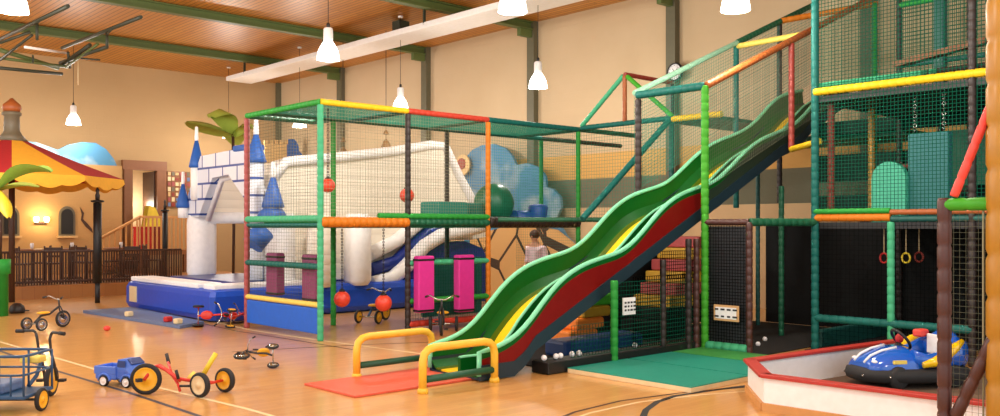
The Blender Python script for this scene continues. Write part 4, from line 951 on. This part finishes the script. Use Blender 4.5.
# ------------------------------------------------------------------ cafe corner at the left
struct(MB().box((0+.0, 24.9, .15), (23.5, 6.9, .3)).build('trim_30', 'podium'), 'raised wooden cafe floor')
FYY = 26.3
fr_ = atY(122, 200, FYY).x; ft = atY(122, 166, FYY).z
struct(MB().box(((fr_-3)/2, FYY+.1, (ft+.2)/2), (fr_+3, .2, ft-.2)).build('wall_facade', 'facade'), 'painted castle facade wall')
def arch_win(px0, px1, py0, py1, label):
    a, b_ = atY(px0, py1, FYY-.02), atY(px1, py0, FYY-.02); w_ = b_.x-a.x; cxx = (a.x+b_.x)/2; r = w_/2; zt = b_.z-r
    t = thing('arched_window', label, 'window', (cxx, FYY, a.z), 0, 'arched windows of the castle facade')
    def arch(rr, zb, y): return [(cxx-rr, y, zb), (cxx+rr, y, zb)]+[(cxx+rr*cos(q_), y, zt+rr*sin(q_)*1.2) for q_ in [pi*k/12 for k in range(13)]]
    MB().prism(arch(r+.06, a.z-.06, FYY-.03), (0, .04, 0)).build('surround', 'stone', t, True); MB().prism(arch(r, a.z, FYY-.05), (0, .03, 0)).build('shutter', 'black', t, True)
    MB().box((cxx, FYY-.06, a.z-.08), (w_+.2, .12, .06)).build('sill', 'tan', t, True)
arch_win(4, 17, 210, 234, 'dark arched window left of the glowing wall lamp'); arch_win(61, 73, 210, 234, 'dark arched window right of the glowing wall lamp')
sc_ = atY(41.5, 223, FYY-.1); t = thing('wall_lamp', 'glowing twin wall lamp between the arched windows', 'lamp', sc_)
MB().box((0, .06, 0), (.3, .06, .06), 0, .01).build('bracket', 'dark_wood', t); 
for x in (-.13, .13): MB().lathe([(.05, .02), (.075, .1), (.07, .16), (.02, .17)], (x, 0, 0), n=12).build('lamp_glass', 'sconce_glow', t)
point(sc_.x, sc_.y-.25, sc_.z+.15, 22, (1, .75, .42), .1)
crk = [atY(a, b_, FYY-.012) for a, b_ in ((80, 207), (84, 213), (83, 219), (88, 224), (92, 229), (93, 233), (86, 227), (81, 220), (82, 214))]
ob = MB().prism(crk, (0, .02, 0)).build('wall_crack', 'dark_wood'); struct(ob, 'dark painted crack on the facade')
cutout('cloud_cutout', [(22, 277), (22, 141), (36, 142), (50, 147), (58, 150), (68, 145), (82, 142), (96, 143), (106, 149), (114, 159), (119, 170), (120, 277)], 26.7, .08, 'cloud', 'blue sky cut-out panel rising behind the striped canopy', 'wall panel', 'Y')
# railing
RL = thing('cafe_railing', 'dark wooden railing along the front of the cafe', 'railing', (7, 21.7, .3))
ry_ = 21.75; xa = atY(-20, 260, ry_).x; xb = atY(181, 260, ry_).x; zt = atY(90, 251, ry_).z; nb = 74
for z in (zt, .37): MB().box(((xa+xb)/2, ry_, z), (xb-xa, .07, .05), 0, .01).build('rail', 'dark_wood', RL, True)
for i in range(nb+1):
    x = xa+(xb-xa)*i/nb; MB().box((x, ry_, (zt+.3)/2), (.032, .032, zt-.3)).build('baluster', 'dark_wood', RL, True)
# chairs & tables behind the railing
def cafe_chair(x, y, rz, label):
    t = thing('cafe_chair', label, 'chair', (x, y, .3), rz, 'dark wooden cafe chairs')
    MB().box((0, 0, .45), (.4, .4, .04), 0, .01).build('seat', 'dark_wood', t)
    b = MB(); b.box((-.18, 0, .78), (.03, .4, .09)); b.box((-.18, 0, .62), (.025, .38, .05)); b.build('backrest', 'dark_wood', t)
    for sx in (-.18, .18):
        for sy in (-.18, .18): MB().tube((sx, sy, 0), (sx, sy, .86 if sx < 0 else .44), .018, 6).build('leg', 'dark_wood', t)
places = ['far left below the first arched window', 'left, under the wall lamp', 'just right of the wall lamp', 'below the second arched window', 'left of the thick black pole', 'right of the thick black pole', 'below the stair railing', 'at the right end near the thin black pole']
for i, px in enumerate((22, 42, 54, 80, 88, 112, 132, 152)):
    p = atY(px, 260, 22.5+(i % 2)*.5); cafe_chair(p.x, p.y, [0.3, 2.8, 1.2, -.6][i % 4], 'dark cafe chair behind the railing, '+places[i])
for i, (px, pl) in enumerate(((32, 'below the wall lamp'), (72, 'below the second arched window'), (121, 'right of the thick black pole'))):
    p = atY(px, 255, 24.0); t = thing('cafe_table', 'small cafe table behind the railing, '+pl, 'table', (p.x, p.y, .3), 0, 'cafe tables')
    MB().lathe([(.42, .72), (.43, .74), (.42, .76)], n=24).build('tabletop', 'mid_wood', t); MB().tube((0, 0, .03), (0, 0, .72), .035, 8).build('pedestal', 'dark_wood', t); MB().lathe([(.24, 0), (.24, .03), (.04, .06)], n=16).build('foot', 'dark_wood', t)
    ob = MB().lathe([(.03, 0), (.045, .09), (.04, .14), (.035, .14)], n=10).build('table_glint', 'white'); ob.location = (p.x, p.y, 1.065); tag(ob, 'white jug shape put in for a glint on the cafe table '+pl, 'jug')  # added white jug shape, stands in for a bright glint on the table
# black poles
def pole(px, pyb, pyt, r, label, fig):
    b_ = atz(px, pyb) if pyb > 295 else atz(px, pyb); t = thing('black_pole', label, 'pole', (b_.x, b_.y, 0 if pyb > 295 else .3)); zb = t.location.z
    Z = b_.x*fx+b_.y*fy; zt_ = H-(pyt-HY)/F*Z-zb; zm = H-(283-HY)/F*Z-zb
    if fig: MB().tube((0, 0, 0), (0, 0, zm), r*.6, 10).build('lower_pole', 'black', t); MB().tube((0, 0, zm), (0, 0, zt_), r, 12).build('upper_pole', 'black', t)
    else: MB().tube((0, 0, 0), (0, 0, zt_), r, 12).build('upper_pole', 'black', t)
    MB().lathe([(r*.4, zt_), (r*1.5, zt_+.02), (r*1.6, zt_+.05), (r*.4, zt_+.07)], n=16).build('dish', 'black', t)
    MB().lathe([(r*.5, zt_+.07), (r*.6, zt_+.16), (r*.35, zt_+.22), (r*.5, zt_+.27), (.01, zt_+.33)], n=12).build('finial', 'dbrown', t)
pole(97.5, 303, 203, .085, 'thick black pole in front of the cafe railing', True); pole(165, 287, 212, .07, 'thinner black pole beside the brick arch', False)
# stair landing with light railing
ly = 25.2
l0, l1 = atY(138, 250, ly), atY(190, 250, ly)
LD = thing('stair_landing', 'wooden landing with a light baluster railing below the doorway', 'landing', (l0.x, ly, .3))
MB().box(((l0.x+l1.x)/2, ly+1.6, l0.z-.08), (l1.x-l0.x, 3.2, .14)).build('landing_floor', 'landing', LD, True)
MB().box(((l0.x+l1.x)/2, ly+3.1, (l0.z+.3)/2-.05), (l1.x-l0.x, .1, l0.z-.42)).build('support_wall', 'dark_wood', LD, True)
for x in (l0.x+.1, l1.x-.1): MB().box((x, ly+.1, (l0.z+.15)/2), (.12, .12, l0.z-.45)).build('support_post', 'mid_wood', LD, True)
zr = atY(150, 217, ly).z
MB().box(((l0.x+.05+l1.x)/2, ly, zr), (l1.x-l0.x-.05, .06, .07)).build('handrail', 'light_wood', LD, True)
for i in range(13):
    x = l0.x+.05+(l1.x-l0.x-.05)*i/12; MB().box((x, ly, (zr+l0.z)/2), (.04, .04, zr-l0.z)).build('baluster', 'light_wood', LD, True)
s0 = atY(101, 238, ly); s1_ = Vector((l0.x+.05, ly, zr))
MB().tube(s0, s1_, .04, 8).build('handrail', 'light_wood', LD, True)
for i in range(7):
    q = s0.lerp(s1_, (i+.5)/7); MB().box((q.x, ly, (q.z+max(.32, q.z-.85))/2), (.035, .035, q.z-max(.32, q.z-.85))).build('baluster', 'light_wood', LD, True)
for i in range(6):
    f_ = (i+.5)/6; x = s0.x+(l0.x-s0.x)*f_; z = .33+(l0.z-.43)*f_; MB().box((x, ly+.6, z), ((l0.x-s0.x)/6+.04, 1.1, .05)).build('tread', 'landing', LD, True)
for px, h_, cm, nm, lab, py in ((149, .55, 'leaf_yellow', 'toy_slide', 'yellow plastic play object in the doorway', 0), (143, .55, 'red', 'toy_box', 'red toy box left of the doorway on the landing', 0), (157, .55, 'redbrown', 'toy_box', 'dark red toy box in front of the doorway', 0)):
    y = ly+.8+(1.6 if nm == 'toy_slide' else 0); p = atY(px, 240, y); zz = l0.z-.008
    if nm == 'toy_slide':
        ob = MB().prism([(-.35, 0, 0), (.35, 0, 0), (.35, 0, .9), (.2, 0, 1.25), (.0, 0, 1.3), (-.1, 0, .7)], (0, .35, 0)).build(nm, cm)
    else:
        b = MB(); b.box((0, 0, .3), (.42, .4, .6), 0, .03); b.box((0, 0, .63), (.46, .44, .06), 0, .02); ob = b.build(nm, cm)
    ob.location = (p.x, y, zz); tag(ob, lab, 'toy')
# picture on wall in passage, collage wall right of the door
cg = thing('photo_board', 'board of small coloured pictures right of the doorway', 'wall panel', atY(177, 210, YW-.08))
p0, p1 = atY(167, 207, YW-.05), atY(190, 172, YW-.05)
MB().box(((p0.x+p1.x)/2, YW-.04, (p0.z+p1.z)/2), (p1.x-p0.x, .05, p1.z-p0.z)).build('backing', 'mid_wood', cg, True)
random.seed(11)
for i in range(6):
    for j in range(7):
        w_ = (p1.x-p0.x)/6; h_ = (p1.z-p0.z)/7
        MB().box((p0.x+w_*(i+.5), YW-.075, p0.z+h_*(j+.5)), (w_*random.uniform(.5, .9), .02, h_*random.uniform(.5, .9))).build('picture', random.choice(['cream', 'redbrown', 'stone', 'tan', 'pinkred', 'charcoal', 'mat_blue']), cg, True)
# canopy
tc_ = Vector((5.2, 21.05, 0)); TT = thing('striped_canopy', 'red and yellow striped carousel canopy with a scalloped edge', 'canopy', (tc_.x, tc_.y, 0))
base_a = math.atan2(-tc_.y, -tc_.x); R_ = 2.2; za, ze = 3.5, 2.64
cor = [(R_*cos(base_a+radians(k)), R_*sin(base_a+radians(k))) for k in (0, 36, 80, 135, 180, 225, 280, 324)]
for k in range(8):
    a, b_ = cor[k], cor[(k+1) % 8]; pm = MB(); rs = []
    for i in range(7):
        t = i/6; sag = -.025*sin(pi*t)
        rs.append([Vector((a[0]*(t*.94+.06)+(b_[0]-a[0])*(t*.94+.06)*j/6, a[1]*(t*.94+.06)+(b_[1]-a[1])*(t*.94+.06)*j/6, za+(ze-za)*t+sag)) for j in range(7)])
    pm.rings(rs, closed=False); n0 = len(pm.v)
    pm.rings([[v-Vector((0, 0, .015)) for v in r] for r in reversed(rs)], closed=False)
    pm.build('canopy_panel', 'tent_yellow' if k % 2 == 0 else 'tent_red', TT)
    vb = MB(); tl = []; bl = []
    for j in range(25):
        q = j/24; x, y = a[0]+(b_[0]-a[0])*q, a[1]+(b_[1]-a[1])*q; tl.append(Vector((x, y, ze))); bl.append(Vector((x*1.01, y*1.01, ze-.10-.12*abs(sin(pi*q*1))-.05*abs(sin(pi*q*3)))))
    vb.rings([tl, bl], closed=False, smooth=False); vb.rings([[v*1 for v in bl], [Vector((v.x*.995, v.y*.995, v.z)) for v in tl]], closed=False, smooth=False); vb.build('valance', 'tent_yellow', TT)
MB().tube((0, 0, 0), (0, 0, za), .06, 10).build('centre_pole', 'dark_wood', TT)
MB().lathe([(.32, za-.08), (.2, za+.06), (.16, za+.14), (.15, za+.45), (.19, za+.48), (.19, za+.53), (.15, za+.55)], n=16).build('finial_tower', 'stone', TT)
MB().lathe([(.15, za+.54), (.19, za+.62), (.17, za+.7), (.1, za+.76), (.02, za+.84)], n=16).build('finial_dome', 'copper', TT)
# green planter with leaves
gp = atz(-1, 316); t = thing('tall_planter', 'green round planter with big leaves at the left edge', 'plant', (gp.x, gp.y, 0))
MB().lathe([(.15, 0), (.15, .75), (.19, .76), (.19, 1.02), (.12, 1.02), (.12, .95)], n=24).build('planter', 'green', t)
MB().path([(0, 0, .9), (.02, 0, 1.6), (-.02, 0, 2.25)], .04, 8).build('trunk', 'dark_wood', t)
Zp = gp.x*fx+gp.y*fy
tp = Vector((gp.x, gp.y, 2.28))
leaf(t, tp, at(51, 172, Zp-.4), .12, .20, 'leaf_light', dr=-.7); leaf(t, tp, at(9, 216, Zp-.5), .12, .12, 'leaf_yellow', dr=1.2); leaf(t, tp, tp+Vector((-.7, .3, .1)), .1, .15, 'leaf_light'); leaf(t, tp, at(40, 186, Zp-.9), .1, .12, 'leaf')

# ------------------------------------------------------------------ clock, hoist
ck = Vector((XW-.17, atX(675, 72, XW-.2).y, atX(675, 72, XW-.2).z)); t = thing('wall_clock', 'round wall clock on the dark pilaster above the frame', 'clock', ck)
MB().lathe([(.19, 0), (.2, .03), (.19, .06), (.165, .06), (.165, .04), (.001, .04)], (0, 0, 0), (-1, 0, 0), 28).build('case', 'black', t); MB().lathe([(.165, .035), (.165, .045), (.001, .046)], (0, 0, 0), (-1, 0, 0), 28).build('dial', 'white', t)
b = MB()
for k in range(12): a = k*pi/6; b.box((-.05, .135*sin(a), .135*cos(a)), (.006, .012, .012))
b.build('hour_mark', 'black', t); MB().tube((-.055, 0, 0), (-.055, .05, .07), .006, 6).build('hand', 'black', t); MB().tube((-.055, 0, 0), (-.055, -.09, .08), .004, 6).build('hand', 'black', t)

HF = thing('folded_hoop_frame', 'dark green folded steel frame hanging from the ceiling at the left', 'ceiling frame', (7.2, 24, 5.6))
def hb(a, b_, Z0, Z1, r=.03, cm='dark_steel'): MB().tube(at(a[0], a[1], Z0), at(b_[0], b_[1], Z1), r, 6).build('bar', cm, HF, True)
Zh = 19
hb((-6, 42), (68, 6), 20, 16.6, .04); hb((62, 48), (141, 17), 21, 17.6, .04)
hb((37, 22), (37, 40), 18.2, 18.2); hb((107, 33), (107, 48), 19, 19); hb((107, 47), (60, 63), 19, 20.5, .04)
hb((0, 50), (58, 68), 19, 20.5, .05, 'steel_green'); hb((0, 43), (30, 32), 18, 18); hb((25, 47), (66, 53), 18.5, 20, .03, 'duct'); hb((0, 58), (68, 67), 19, 20.5, .035, 'steel_green'); hb((0, 68), (62, 74), 19, 20.5, .04)
hb((0, 60), (32, 35), 19, 18.3); hb((60, 66), (90, 45), 20.5, 19.4, .045); hb((66, 67), (98, 44), 20.3, 19.2, .03, 'steel_green'); hb((68, 52), (70, 68), 20, 20.3)
hb((33, 55), (33, 63), 19.5, 19.5, .02); hb((100, 60), (78, 58), 20, 20, .02); hb((78, 55), (78, 85), 20.5, 20.5, .012, 'cream')
hb((37, 24), (42, 18), 18.2, 18.0, .02); hb((107, 35), (112, 29), 19, 18.6, .02)

# ------------------------------------------------------------------ world / light
W = bpy.data.worlds.new('world'); SC.world = W; W.use_nodes = True
bg = W.node_tree.nodes['Background']; bg.inputs[0].default_value = (.96, .98, 1.0, 1); bg.inputs[1].default_value = 1.15
SC.view_settings.view_transform = 'Standard'; SC.view_settings.look = 'None'; SC.view_settings.gamma = 1; SC.view_settings.use_curve_mapping = False
SC.view_settings.exposure = .36
